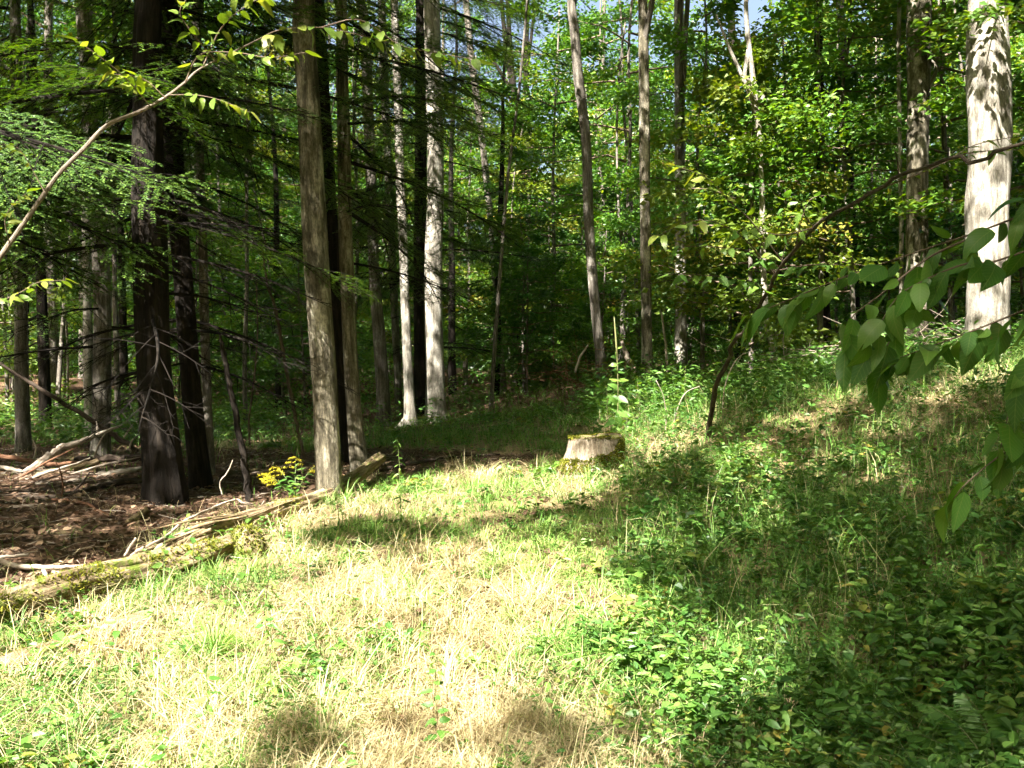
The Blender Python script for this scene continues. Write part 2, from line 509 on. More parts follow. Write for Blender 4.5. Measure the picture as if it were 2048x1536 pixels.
# ------------------------------------------------------------------ ground zones (authored on the photo, used on the ground)
LITTER = [(-900, 1215), (0, 1195), (120, 1172), (250, 1150), (300, 1078), (500, 1022), (640, 1006), (740, 955), (880, 930), (1060, 925), (1120, 908),
          (900, 900), (730, 900), (560, 903), (300, 893), (-900, 880)]


def zone_litter(x, y, z=None):
    if z is None:
        z = H(x, y)
    px, py, d = project(np.stack([x, y, z], -1))
    w = 22 * (fbm(np.asarray(x) * 2.2, np.asarray(y) * 2.2, 21, 3) - .45)
    return inpoly(px + w * 2, py + w, LITTER) & (d > 1)


def axis(lo, hi, c0, c1, fine, grow):
    a = list(np.arange(c0, c1, fine))
    st = fine; v = c0
    while v > lo:
        st *= grow; v -= st; a.insert(0, v)
    st = fine; v = a[-1]
    while v < hi:
        st *= grow; v += st; a.append(v)
    return np.array(a)


gx = axis(-160, 160, -5.5, 6.5, 0.09, 1.09)
gy = axis(-90, 220, 2.6, 13.5, 0.09, 1.08)
X, Y = np.meshgrid(gx, gy)
Z = H(X, Y)
nx, ny = len(gx), len(gy)
i = np.arange(ny - 1)[:, None] * nx; j = np.arange(nx - 1)[None]
q = np.stack([i + j, i + j + 1, i + nx + j + 1, i + nx + j], -1).reshape(-1, 4)
lit = (zone_litter(X.ravel(), Y.ravel(), Z.ravel()) | (Y.ravel() > 15)).astype(float)
mb = MB(); mb.add(np.stack([X, Y, Z], -1).reshape(-1, 3), q, lit)
tag(mb.build('ground', M['ground']), 'sloping woodland floor of brown leaf litter and dry straw', None, None, 'structure')

# ------------------------------------------------------------------ sun ray mask: holes shaped into the unseen crowns to place sun patches
E1 = nrm(np.cross(S, [0, 0, 1.0])); E2 = np.cross(E1, S)
RES = 0.05; U0, V0, NU, NV = -20.0, -6.0, 900, 640
KEEP = np.ones((NU, NV))


def uv(P):
    return P @ E1, P @ E2


def stamp(P, r, keep, jit=0.0):
    u, v = uv(P)
    k = int(math.ceil(r / RES))
    oi, oj = np.meshgrid(np.arange(-k, k + 1), np.arange(-k, k + 1), indexing='ij')
    m = (oi ** 2 + oj ** 2) * RES * RES <= r * r
    oi = oi[m]; oj = oj[m]
    a = ((u - U0) / RES).astype(int)[:, None] + oi[None]; b = ((v - V0) / RES).astype(int)[:, None] + oj[None]
    ok = (a >= 0) & (a < NU) & (b >= 0) & (b < NV)
    KEEP[a[ok], b[ok]] = np.minimum(KEEP[a[ok], b[ok]], keep)


def lit_poly(poly, keep, r=0.10, step=9):
    a = np.array(poly, float)
    xs, ys = np.meshgrid(np.arange(a[:, 0].min(), a[:, 0].max(), step), np.arange(a[:, 1].min(), a[:, 1].max(), step * .6))
    m = inpoly(xs, ys, poly)
    if m.any():
        stamp(gp(xs[m], ys[m]), r, keep)


def lit_seg(px0, py0, px1, py1, D, r, keep):
    t = np.linspace(0, 1, 30)
    stamp(at(px0 + (px1 - px0) * t, py0 + (py1 - py0) * t, np.full(30, D)), r, keep)


def lit_box(px0, py0, px1, py1, D0, D1, r, keep, n=160):
    stamp(at(rng.uniform(px0, px1, n), rng.uniform(py0, py1, n), rng.uniform(D0, D1, n)), r, keep)


# half-lit ground on the slope to the right and in the wood behind
lit_poly([(1250, 1000), (1420, 900), (1400, 760), (1700, 730), (1900, 760), (1900, 900), (1800, 1000), (1800, 1080), (1620, 1180), (1420, 1200), (1300, 1120)], .76)
lit_poly([(1400, 1200), (1620, 1180), (1720, 1260), (1700, 1420), (1550, 1500), (1300, 1490)], .80)
lit_poly([(230, 1010), (560, 1000), (620, 1010), (420, 1065), (260, 1095), (60, 1100), (60, 1040)], .46)
lit_poly([(640, 1700), (700, 1540), (760, 1440), (900, 1390), (1250, 1420), (1320, 1500), (1250, 1700)], .74)
lit_poly([(420, 1700), (470, 1480), (600, 1400), (760, 1400), (700, 1540), (640, 1700)], .45)
lit_poly([(400, 790), (640, 780), (640, 890), (440, 895)], .55)
lit_poly([(20, 930), (200, 905), (300, 930), (200, 985), (20, 1020)], .28)
# fully lit ground
lit_poly([(690, 1002), (800, 962), (930, 945), (1010, 932), (1120, 945), (1240, 950), (1245, 985), (1130, 1000), (1000, 1035), (880, 1042), (740, 1030)], .02)
lit_poly([(-300, 1700), (-300, 1115), (60, 1118), (220, 1128), (330, 1085), (500, 1035), (640, 1010), (745, 1035), (600, 1070), (610, 1110), (800, 1105),
          (930, 1085), (1080, 1080), (1190, 1115), (1265, 1155), (1285, 1190), (1255, 1235), (1400, 1275), (1540, 1335), (1520, 1395),
          (1380, 1425), (1260, 1430), (1150, 1415), (1000, 1395), (860, 1380), (760, 1390), (600, 1400), (470, 1480), (420, 1700)], .03)
lit_poly([(1180, 800), (1330, 790), (1430, 800), (1420, 880), (1340, 925), (1240, 905)], .06)
lit_poly([(1290, 930), (1420, 890), (1520, 900), (1450, 960), (1330, 985)], .3)
lit_poly([(1890, 705), (2100, 690), (2100, 765), (1900, 775)], .05)
lit_poly([(1690, 680), (1850, 680), (1850, 760), (1720, 765)], .15)
# lit trunks and boughs
for a in [(866, 460, 868, 640, 18, .35, .04), (868, 640, 869, 800, 18, .35, .3), (808, 465, 814, 570, 17.5, .25, .05), (816, 640, 816, 690, 17.5, .2, .1), (822, 800, 820, 850, 17.5, .22, .05),
          (655, 925, 660, 995, 9.4, .26, .0), (636, 640, 648, 860, 9.5, .16, .45), (1978, 330, 1975, 715, 13, .42, .10), (1978, 80, 1978, 330, 13, .42, .4), (1188, 530, 1200, 700, 18, .2, .05),
          (1363, 380, 1363, 740, 20, .28, .4), (1289, 100, 1290, 480, 17, .22, .3), (1822, 380, 1822, 720, 16, .2, .3), (1840, 80, 1840, 400, 16, .3, .5),
          (192, 670, 195, 800, 14, .22, .06), (1515, 150, 1520, 260, 17, .25, .1), (1525, 400, 1528, 560, 17, .25, .12), (1200, 880, 1140, 925, 10.2, .16, .02),
          (1150, 885, 1150, 915, 10.2, .16, .02), (850, 150, 860, 330, 18, .3, .3), (800, 140, 806, 330, 17.5, .3, .3),
          (60, 955, 190, 925, 11.5, .18, .05), (35, 950, 190, 870, 11.5, .14, .05)]:
    lit_seg(*a)
lit_box(-80, 180, 320, 360, 7.2, 8.9, .32, .03, 500)
lit_box(-60, 370, 140, 600, 4.2, 5, .15, .25)
lit_box(110, 220, 300, 420, 4.4, 4.9, .1, .1)
lit_box(1390, 230, 1680, 340, 15, 17, .35, .08)
lit_box(1600, 330, 1900, 520, 12, 16, .35, .4)
lit_box(1150, 250, 1280, 500, 20, 24, .4, .25)
lit_box(1320, 340, 1700, 590, 5.8, 7.5, .2, .22)
lit_box(530, 930, 640, 1000, 9.2, 9.7, .22, .02)
lit_box(350, 0, 950, 130, 4.4, 5.0, .12, .2, 400)


def kept(P):
    n = len(P)
    u, v = uv(P + rng.normal(0, .035, (n, 3)))
    a = ((u - U0) / RES).astype(int); b = ((v - V0) / RES).astype(int)
    ok = (a >= 0) & (a < NU) & (b >= 0) & (b < NV)
    k = np.ones(n); k[ok] = KEEP[a[ok], b[ok]]
    patch = np.clip(0.5 + 3.0 * (fbm(u * 2.3, v * 2.3, 40, 4) - 0.46), 0.0, 1.0)
    mid = (k > .2) & (k < .9)
    prob = np.where(mid, np.where(patch > 1 - k, 1.0, 0.12), k)
    return rng.random(n) < prob

# ------------------------------------------------------------------ named trees
TREES = []                                    # (object, base xyz, height, axis points)


def trunk_path(pts, D, height, dup=0.25):
    a = np.array([(p[0], p[1]) for p in pts], float)
    w = np.array([p[2] for p in pts], float)
    P = at(a[:, 0], a[:, 1], np.full(len(a), D))
    r = w / F * D / 2
    gz = float(H(P[0, 0], P[0, 1]))
    if P[0, 2] > gz - .1:                     # carry the foot down into the ground
        d = nrm(P[0] - P[1])
        P = np.vstack([[P[0, 0] + d[0] * .1, P[0, 1], gz - .22], P]); r = np.concatenate([[r[0] * 1.02], r])
    if height > P[-1, 2] + .5:
        d = P[-1] - P[-2]; d = d / max(d[2], .1)
        k = 5
        zz = np.linspace(P[-1, 2], height, k + 1)[1:]
        ext = P[-1] + np.outer(zz - P[-1, 2], [d[0] * .6, d[1] * .6, 1.0])
        ext[:, :2] += rng.normal(0, .10, (k, 2))
        r = np.concatenate([r, np.linspace(r[-1], .03, k + 1)[1:]]); P = np.vstack([P, ext])
    C = catmull(np.hstack([P, r[:, None]]), 8)
    # even rings
    s = np.concatenate([[0], np.cumsum(np.linalg.norm(np.diff(C[:, :3], axis=0), axis=1))])
    step = np.unique(np.concatenate([np.arange(0, 1.4, .1), np.arange(1.4, s[-1], dup), [s[-1]]]))
    return np.stack([np.interp(step, s, C[:, k]) for k in range(4)], 1)


def tree(name, pts, D, mat, label, height=17.0, flare=(4, .45, .22), sides=14, cat='tree', lump=.10, ridge=.05, group=None):
    C = trunk_path(pts, D, height)
    base = np.array([C[0, 0], C[0, 1], float(H(C[0, 0], C[0, 1]))])
    o = thing(name, base, label, cat, group)
    m = MB()
    tube(m, C[:, :3] - base, np.maximum(C[:, 3], .004), sides, lump, flare=flare, ridge=ridge, seed=len(TREES) % 13)
    m.build('trunk', M[mat], o)
    TREES.append((o, base, height, C))
    return o


HEM = []   # hemlocks, get boughs
t_main = tree('maple_tree', [(659, 1000, 52), (652, 850, 50), (645, 700, 50), (632, 500, 50), (622, 300, 48), (614, 150, 46), (608, 0, 44)], 9.5, 'bark_mottled',
              'tall mottled grey trunk with sunlit foot beside the rotten log, most prominent in view', 17, (4, .12, .2))
t_l3a = tree('hemlock_tree', [(330, 1006, 74), (322, 900, 66), (308, 740, 60), (302, 560, 60), (299, 400, 58), (297, 200, 54), (297, 0, 50)], 9.3, 'bark_brown',
             'thick dark brown hemlock trunk with flared foot on the leaf litter', 18, (5, .5, .3), ridge=.2, sides=26)
t_l3b = tree('hemlock_tree', [(400, 965, 44), (388, 850, 40), (376, 700, 38), (366, 560, 38), (354, 400, 36), (345, 250, 34), (338, 0, 32)], 10.3, 'bark_brown',
             'slimmer dark hemlock trunk just behind and right of the thickest dark trunk', 18, (5, .3, .25), ridge=.1)
t_l4 = tree('forest_tree', [(421, 955, 19), (414, 800, 19), (408, 600, 18), (405, 450, 17), (397, 240, 16), (392, 0, 15)], 11.2, 'bark_grey',
            'slim grey trunk with pale sunlit edge tight behind the paired dark hemlocks', 16, (4, .2, .2))
t_l2 = tree('forest_tree', [(200, 925, 42), (203, 840, 36), (205, 700, 34), (204, 560, 34), (192, 400, 30), (182, 250, 29), (172, 100, 28), (165, 0, 28)], 13.5, 'bark_grey',
            'grey trunk with a white sunlit patch rising behind the brush pile', 17, (4, .2, .2))
t_l2b = tree('forest_tree', [(178, 850, 18), (176, 700, 18), (174, 560, 16), (172, 400, 16), (170, 200, 14)], 17.0, 'bark_pale',
             'thin pale trunk half hidden behind the grey tree by the brush pile', 15, (4, .2, .2))
t_l1 = tree('forest_tree', [(47, 935, 30), (45, 800, 27), (42, 650, 25), (38, 450, 24), (34, 200, 22), (30, 0, 20)], 14.0, 'bark_grey',
            'dark grey trunk standing behind the far end of the brush pile', 17, (4, .2, .2))
t_m2 = tree('hemlock_tree', [(722, 956, 40), (710, 850, 32), (700, 700, 29), (692, 500, 28), (688, 300, 26), (684, 150, 24), (682, 0, 22)], 11.0, 'bark_mottled',
            'dark speckled hemlock trunk just right of the prominent mottled trunk', 17, (5, .25, .25))
t_m1b = tree('forest_tree', [(700, 940, 30), (688, 800, 28), (672, 600, 27), (660, 400, 26), (648, 200, 24), (638, 0, 22)], 11.8, 'bark_brown',
             'dark brown trunk wedged between the mottled trunk and the speckled hemlock', 16, (4, .2, .2))
t_t3 = tree('forest_tree', [(768, 842, 30), (764, 760, 27), (757, 660, 24), (748, 540, 22), (742, 360, 21), (736, 200, 21), (729, 50, 20)], 18.5, 'bark_grey',
            'grey trunk between the speckled hemlock and the white sunlit sapling trunk', 18, (4, .3, .25))
t_t4 = tree('forest_tree', [(798, 830, 15), (793, 700, 15), (784, 500, 15), (775, 300, 16), (768, 130, 17), (764, 0, 16)], 22, 'bark_grey',
            'slim trunk showing behind the pale narrow trunk with flaring roots', 18, (4, .2, .2))
t_t5 = tree('maple_tree', [(820, 856, 30), (819, 820, 22), (815, 720, 19), (810, 600, 18), (806, 480, 18), (800, 350, 18), (796, 200, 17), (790, 50, 16)], 17.5, 'bark_pale',
            'narrow pale trunk with flaring roots left of the brightest white trunk', 17, (3, .7, .25))
t_t6 = tree('hemlock_tree', [(841, 838, 28), (840, 700, 26), (840, 500, 25), (841, 300, 24), (842, 120, 24), (843, 0, 23)], 19.5, 'bark_brown',
            'brown hemlock trunk directly behind the brightest white trunk', 18, (4, .25, .25))
t_t7 = tree('maple_tree', [(872, 848, 42), (870, 780, 37), (868, 660, 36), (867, 520, 36), (871, 400, 34), (870, 250, 33), (866, 100, 32), (863, 0, 31)], 18.0, 'bark_pale',
            'brightest white sunlit trunk in the middle of the wood', 19, (4, .25, .3))
t_t8 = tree('forest_tree', [(1006, 788, 16), (1002, 720, 13), (994, 640, 12), (988, 520, 12), (972, 350, 13), (958, 230, 14), (942, 110, 14), (932, 0, 13)], 25, 'bark_grey',
            'slim pale trunk leaning left deep in the wood left of centre', 19, (4, .2, .2))
t_t10 = tree('maple_tree', [(1205, 772, 27), (1199, 700, 20), (1190, 610, 20), (1181, 500, 20), (1176, 400, 20), (1172, 280, 19), (1157, 160, 20), (1149, 60, 19), (1143, 0, 18)], 18, 'bark_grey',
             'leaning grey trunk with a bright sun streak beyond the mossy stump', 18, (4, .2, .25))
t_t11 = tree('maple_tree', [(1297, 778, 26), (1294, 700, 22), (1292, 550, 21), (1290, 400, 21), (1289, 250, 21), (1287, 100, 20), (1285, 0, 19)], 17, 'bark_mottled',
             'straight grey trunk right of the mullein stalk', 18, (4, .2, .25))
t_t12 = tree('maple_tree', [(1363, 750, 27), (1362, 650, 23), (1361, 500, 22), (1360, 350, 21), (1359, 200, 20), (1358, 0, 19)], 20, 'bark_pale',
             'sun dappled pale trunk second from the mullein stalk', 18, (4, .2, .25))
t_t13 = tree('birch_sapling', [(1553, 756, 13), (1542, 690, 11), (1531, 620, 11), (1526, 500, 11), (1524, 380, 11), (1518, 260, 11), (1509, 180, 11), (1499, 100, 10), (1492, 0, 9)], 16.5, 'bark_pale',
             'thin white crooked sapling trunk under a yellowing leaf layer', 11, (4, .2, .2), lump=.14)
t_t14 = tree('forest_tree', [(1478, 745, 16), (1474, 600, 15), (1470, 400, 15), (1467, 200, 15), (1462, 0, 15)], 25, 'bark_brown',
             'dark trunk behind the thin white crooked sapling', 18)
t_t15 = tree('forest_tree', [(1656, 728, 27), (1650, 640, 22), (1646, 500, 19), (1642, 350, 18), (1639, 200, 17), (1636, 0, 16)], 19, 'bark_brown',
             'dull brown trunk beside the heap of dead grey twigs', 17, (4, .25, .25))
t_t16 = tree('forest_tree', [(1714, 700, 18), (1706, 500, 18), (1696, 300, 18), (1686, 100, 17), (1680, 0, 16)], 22, 'bark_brown',
             'dark trunk in the shade between the dull brown and the double trunk', 18)
t_t17 = tree('oak_tree', [(1832, 735, 46), (1833, 600, 42), (1834, 450, 42), (1835, 300, 42), (1837, 150, 44), (1838, 0, 46)], 16, 'bark_mottled',
             'thick grey trunk second from the right edge of the wood', 18, (4, .2, .3))
t_t17b = tree('forest_tree', [(1801, 730, 9), (1803, 500, 9), (1800, 300, 8), (1797, 100, 8)], 16.6, 'bark_pale',
              'very thin pale trunk close against the left of the thick grey trunk', 12)
t_t18 = tree('oak_tree', [(1972, 722, 96), (1975, 660, 82), (1977, 500, 78), (1977, 380, 78), (1977, 200, 76), (1975, 60, 74), (1974, 0, 72)], 13, 'bark_pale',
             'thickest white sunlit trunk with shaggy bark at the right end of the slope', 18, (5, .35, .3), ridge=.14, sides=18)
t_t19 = tree('forest_tree', [(2075, 690, 50), (2078, 400, 46), (2080, 0, 44)], 16, 'bark_brown',
             'dark shaded trunk cut off by the right edge of the picture', 18)

# the forked tree far back in the middle
fk = thing('forked_tree', (0, 0, 0), 'far forked tree whose three dark stems spread against the sky', 'tree')
b0 = at(1046, 760, 30); b0[2] = float(H(b0[0], b0[1]))
fk.location = b0
m = MB()
C = catmull(np.hstack([np.array([b0 - [0, 0, .2], at(1046, 500, 30), at(1044, 300, 30)]), [[.20], [.17], [.16]]]), 8)
tube(m, C[:, :3] - b0, C[:, 3], 10, .08)
m.build('trunk', M['bark_brown'], fk)
for pl in ([(1044, 310), (1030, 200), (1012, 90), (997, -60)], [(1042, 300), (1026, 170), (1018, 60), (1012, -90)], [(1047, 310), (1052, 180), (1053, 60), (1056, -100)], [(1052, 150), (1064, 60), (1074, -60)], [(1022, 180), (985, 120), (955, 90)]):
    m = MB()
    P = np.array([at(x, y, 30) for x, y in pl]); C = catmull(P, 6)
    tube(m, C - b0, np.linspace(.13, .05, len(C)) * (1 if len(pl) > 3 else .5), 8, .08)
    m.build('stem', M['bark_brown'], fk)

# small dead side branches on the birch sapling
for pl, D in (([(1518, 240), (1490, 165), (1465, 110), (1432, 30)], 16.5), ([(1516, 205), (1523, 200), (1527, 192), (1522, 186), (1514, 184)], 16.4), ([(1498, 100), (1490, 150), (1507, 165)], 16.5)):
    C = catmull(np.array([at(x, y, D) for x, y in pl]), 5)
    m = MB(); tube(m, C - TREES[18][1] if False else C - np.array(t_t13.location), np.linspace(.045, .02, len(C)), 6)
    m.build('dead_branch', M['bark_pale'], t_t13)
C = catmull(np.array([at(x, y, 16) for x, y in ((1850, 190), (1872, 140), (1856, 120), (1850, 145), (1866, 172))]), 5)
m = MB(); tube(m, C - np.array(t_t17.location), np.linspace(.04, .02, len(C)), 6); m.build('dead_branch', M['bark_pale'], t_t17)
C = catmull(np.array([at(x, y, 17.5) for x, y in ((812, 842), (798, 856), (780, 866))]), 5); C[:, 2] += .02
m = MB(); tube(m, C - np.array(t_t5.location), np.linspace(.07, .03, len(C)), 7); m.build('root', M['bark_pale'], t_t5)

# unseen maples added behind and beside the viewpoint for shade; the hemlock's boughs show
for k, (x, y, lab) in enumerate([(-10.5, 4.5, 'unseen tall maple added for shade, left of the clearing'), (-7.6, -0.4, 'unseen tall maple added for shade behind the viewpoint, left'),
                                 (-2.2, -5.2, 'unseen tall maple added for shade straight behind the viewpoint'), (2.8, -1.6, 'unseen tall maple added for shade behind the viewpoint, right'),
                                 (-13, -3.5, 'unseen tall maple added for shade far behind the viewpoint, left'), (-6.3, 8.0, 'hemlock standing outside the picture, its bough tips lit')]):
    z = float(H(x, y)); base = np.array([x, y, z])
    o = thing('maple_tree' if k < 5 else 'hemlock_tree', base, lab, 'tree')
    C = catmull(np.array([(0, 0, -.2, .2), (.05, .05, 3, .17), (.1, -.1, 7, .14), (0, .1, 12, .10), (.2, 0, 17, .03)]), 8)
    m = MB(); tube(m, C[:, :3], C[:, 3], 12, .08, flare=(4, .4, .25), seed=k); m.build('trunk', M['bark_grey' if k < 5 else 'bark_brown'], o)
    TREES.append((o, base, 17, np.hstack([C[:, :3] + base, C[:, 3:]])))
    if k == 5:
        t_off = o

# high unseen crowns shaped for the light: leaf sprays thinned to let sun patches through
fr = [t for t in TREES if t[2] > 14 and t[1][1] < 20.5]
tb = np.array([t[1] for t in fr])
uu, vv = np.meshgrid(np.arange(-19, 24, .58), np.arange(-5.5, 24, .58), indexing='ij')
spr = []
for layer in range(4):
    u = uu.ravel() + rng.uniform(-.3, .3, uu.size); v = vv.ravel() + rng.uniform(-.3, .3, uu.size)
    hz = rng.uniform(9.0, 17.5, u.size)
    w = (hz - E1[2] * u - E2[2] * v) / S[2]
    spr.append(E1 * u[:, None] + E2 * v[:, None] + S * w[:, None])
spr = np.vstack(spr)
px, py, dep = project(spr)
inview = (dep > 0) & (py > -60) & (px > -250) & (px < 2300)
d2 = ((spr[:, None, :2] - tb[None, :, :2]) ** 2).sum(-1)
near = d2.argmin(1); dmin = np.sqrt(d2.min(1))
ok = ~inview & (dmin < 6.5) & (spr[:, 1] < 19)
spr = spr[ok]; near = near[ok]
for k, (o, base, hh, C) in enumerate(fr):
    pts = spr[near == k]
    if len(pts) < 4:
        continue
    n = 28
    c = np.repeat(pts, n, 0)
    P = c + rng.normal(0, 1, c.shape) * [.38, .38, .16]
    P = P[kept(P)]
    if len(P) < 10:
        continue
    nn = len(P)
    N = nrm(rng.normal(0, .45, (nn, 3)) + [0, 0, 1]); T = nrm(np.cross(N, rng.normal(0, 1, (nn, 3))))
    m = MB(); leaves2(m, P - base, T, N, rng.uniform(.16, .25, nn), rng.uniform(.12, .17, nn), rng.random(nn) * .8)
    m.build('crown', M['leaf_green'], o, smooth=False)
    for tpt in pts[rng.permutation(len(pts))[:7]]:
        hz = np.clip(tpt[2] - rng.uniform(1.5, 4), 5.5, 15.5)
        a = np.array([np.interp(hz, C[:, 2], C[:, i]) for i in range(3)])
        mid = (a + tpt) / 2 + [0, 0, .5]
        q = catmull(np.array([a, mid, tpt]), 5) - base
        if kept(q + base).mean() < .6:
            continue
        m = MB(); tube(m, q, np.linspace(.06, .012, len(q)), 5, cap=False); m.build('limb', M['bark_grey'], o)
print('canopy uv', [float(x) for x in (uv(_cp)[0].min(), uv(_cp)[0].max(), uv(_cp)[1].min(), uv(_cp)[1].max())])

# ------------------------------------------------------------------ hemlock boughs
def make_bough(seed, length=2.6, dead=False, coarse=False):
    r = np.random.default_rng(seed)
    m = MB()
    t = np.linspace(0, 1, 12)
    ax = np.stack([t * length, .10 * np.sin(t * 4 + seed) * t, -.18 * length * t ** 2 + .10 * t], 1)
    tube(m, ax, np.linspace(.024, .004, 12) * (length / 2.6), 5, cap=False, mi=0)
    PP = []; TT = []; LL = []
    nl = 32 if not dead else 12
    for k in range(nl):
        if not dead and r.random() < .10:
            continue
        f = .12 + .86 * k / nl + r.uniform(-.02, .02)
        o = np.array([np.interp(f, t, ax[:, c]) for c in range(3)])
        side = 1 if k % 2 else -1
        ln = (.28 + .62 * math.sin(min(1, (f * 1.15)) * math.pi) ** .8) * length / 2.6 * r.uniform(.7, 1.15)
        az = side * (1.0 - .35 * f) + r.normal(0, .24)
        d = np.array([math.cos(az), math.sin(az), -.14 + r.normal(0, .17)])
        tt = np.linspace(0, 1, 6)[:, None]
        lat = o + d * ln * tt + np.array([0, 0, -.22 * ln]) * tt ** 2
        tube(m, lat, np.linspace(.006, .0015, 6), 4, cap=False, mi=0)
        if dead:
            for q in range(4):
                s = r.uniform(.3, .95); b = np.array([np.interp(s, tt[:, 0], lat[:, c]) for c in range(3)])
                e = b + np.array([math.cos(az + r.normal(0, .8)), math.sin(az + r.normal(0, .8)), r.normal(0, .3)]) * ln * .35
                tube(m, np.array([b, (b + e) / 2 + r.normal(0, .01, 3), e]), [.003, .002, .001], 3, cap=False, mi=0)
            continue
        ns = int(ln / (.05 if not coarse else .10))
        for q in range(ns):
            if r.random() < .14:
                continue
            s = (q + .5) / ns; b = np.array([np.interp(s, tt[:, 0], lat[:, c]) for c in range(3)])
            sd = 1 if q % 2 else -1
            a2 = az + sd * r.uniform(.7, 1.1)
            l2 = (.06 + .16 * math.sin(s * math.pi) ** .7) * r.uniform(.7, 1.2)
            e = np.array([math.cos(a2), math.sin(a2), -.15 + r.normal(0, .15)])
            k2 = max(2, int(l2 / (.016 if not coarse else .04)))
            st = (np.arange(k2) + .5) / k2
            for sg in (-1, 1):
                PP.append(b + e * (l2 * st)[:, None] + [0, 0, -.03] * (st ** 2)[:, None])
                a3 = a2 + sg * .75
                TT.append(np.broadcast_to([math.cos(a3), math.sin(a3), -.1], (k2, 3)))
                LL.append(np.full(k2, .030 if not coarse else .07))
    if not dead:
        P = np.vstack(PP); T = np.vstack(TT) + r.normal(0, .12, (len(P), 3)); L = np.concatenate(LL) * r.uniform(.7, 1.2, len(P))
        N = np.array([0, 0, 1.0]) + r.normal(0, .25, (len(P), 3))
        leaves2(m, P, T, N, L, L * .42, np.clip(r.normal(.45, .2, len(P)) + P[:, 0] / length * .15, 0, 1), mi=1, fold=.05)
    return m.mesh('bough' if not dead else 'dead_bough', [M['bark_brown'], M['needle']], smooth=False)


BOUGH = [make_bough(s, L) for s, L in ((1, 2.6), (2, 2.2), (3, 3.0))]
DEAD = [make_bough(s, L, dead=True) for s, L in ((11, 1.8), (12, 1.4), (13, 2.2))]
COARSE = [make_bough(s, L, coarse=True) for s, L in ((21, 2.6), (22, 2.2))]


def put_bough(tree_o, C, z, az, me, scale=1.0, droop=0.0, name='bough'):
    c = np.array([np.interp(z, C[:, 2], C[:, k]) for k in range(3)]) - np.array(tree_o.location)
    o = link(name, me, tree_o)
    o.location = c
    o.rotation_euler = (random.uniform(-.25, .25), droop, az)
    o.scale = (scale,) * 3
    return o


def rec(o):
    return next(t for t in TREES if t[0] == o)


def hemlock(o, z0, z1, n, scale, dz0, dn, meshes=BOUGH, az_fn=None, lift=0.0):
    C = rec(o)[3]
    for k in range(n):
        z = rec(o)[1][2] + z0 + (z1 - z0) * (k + random.random()) / n
        az = az_fn() if az_fn else random.uniform(0, 6.283)
        put_bough(o, C, z, az, random.choice(meshes), scale * random.uniform(.75, 1.15), random.uniform(-.05, .25) + lift)
    for k in range(dn):
        z = rec(o)[1][2] + dz0 + (z0 + .6 - dz0) * random.random()
        put_bough(o, C, z, random.uniform(0, 6.283), random.choice(DEAD), scale * random.uniform(.7, 1.1), random.uniform(-.1, .3), 'dead_bough')


hemlock(t_l3a, 2.7, 6.6, 32, 1.0, 1.0, 16, az_fn=lambda: random.uniform(-.7, 3.5))
hemlock(t_l3b, 3.0, 6.8, 18, 1.0, 1.2, 12)
hemlock(t_m2, 2.9, 6.8, 18, .85, 1.4, 4, az_fn=lambda: random.uniform(-.9, 1.9))
hemlock(t_t6, 2.6, 9.5, 40, 1.1, 1.2, 8)
hemlock(t_l2, 3.8, 8, 13, 1.0, 1.5, 6)
hemlock(t_l1, 3.4, 8, 13, 1.0, 1.5, 7)
for k in range(8):                                 # drooping boughs whose upper sides face the sun
    ob = put_bough(t_off, rec(t_off)[3], rec(t_off)[1][2] + 3.25 + .7 * k / 8, random.uniform(-.04, .32), BOUGH[k % 3], random.uniform(1.05, 1.3), random.uniform(.10, .28))
    ob.rotation_euler[0] = random.uniform(.3, .65)
hemlock(t_off, 4.2, 6.0, 6, .9, 1.5, 0, az_fn=lambda: random.uniform(1.6, 3.0))


# ------------------------------------------------------------------ leafy trees of the wood behind (shared shapes)
def make_trunk(seed, height, r0, sides=8):
    r = np.random.default_rng(seed)
    k = 7
    z = np.linspace(-.25, height, k)
    P = np.stack([np.cumsum(r.normal(0, .07, k)) * z / height * 1.5, np.cumsum(r.normal(0, .07, k)) * z / height * 1.5, z], 1)
    C = catmull(np.hstack([P, np.linspace(r0, .02, k)[:, None]]), 6)
    m = MB(); tube(m, C[:, :3], C[:, 3], sides, .08, flare=(4, .3, .2), seed=seed % 11)
    return m, C


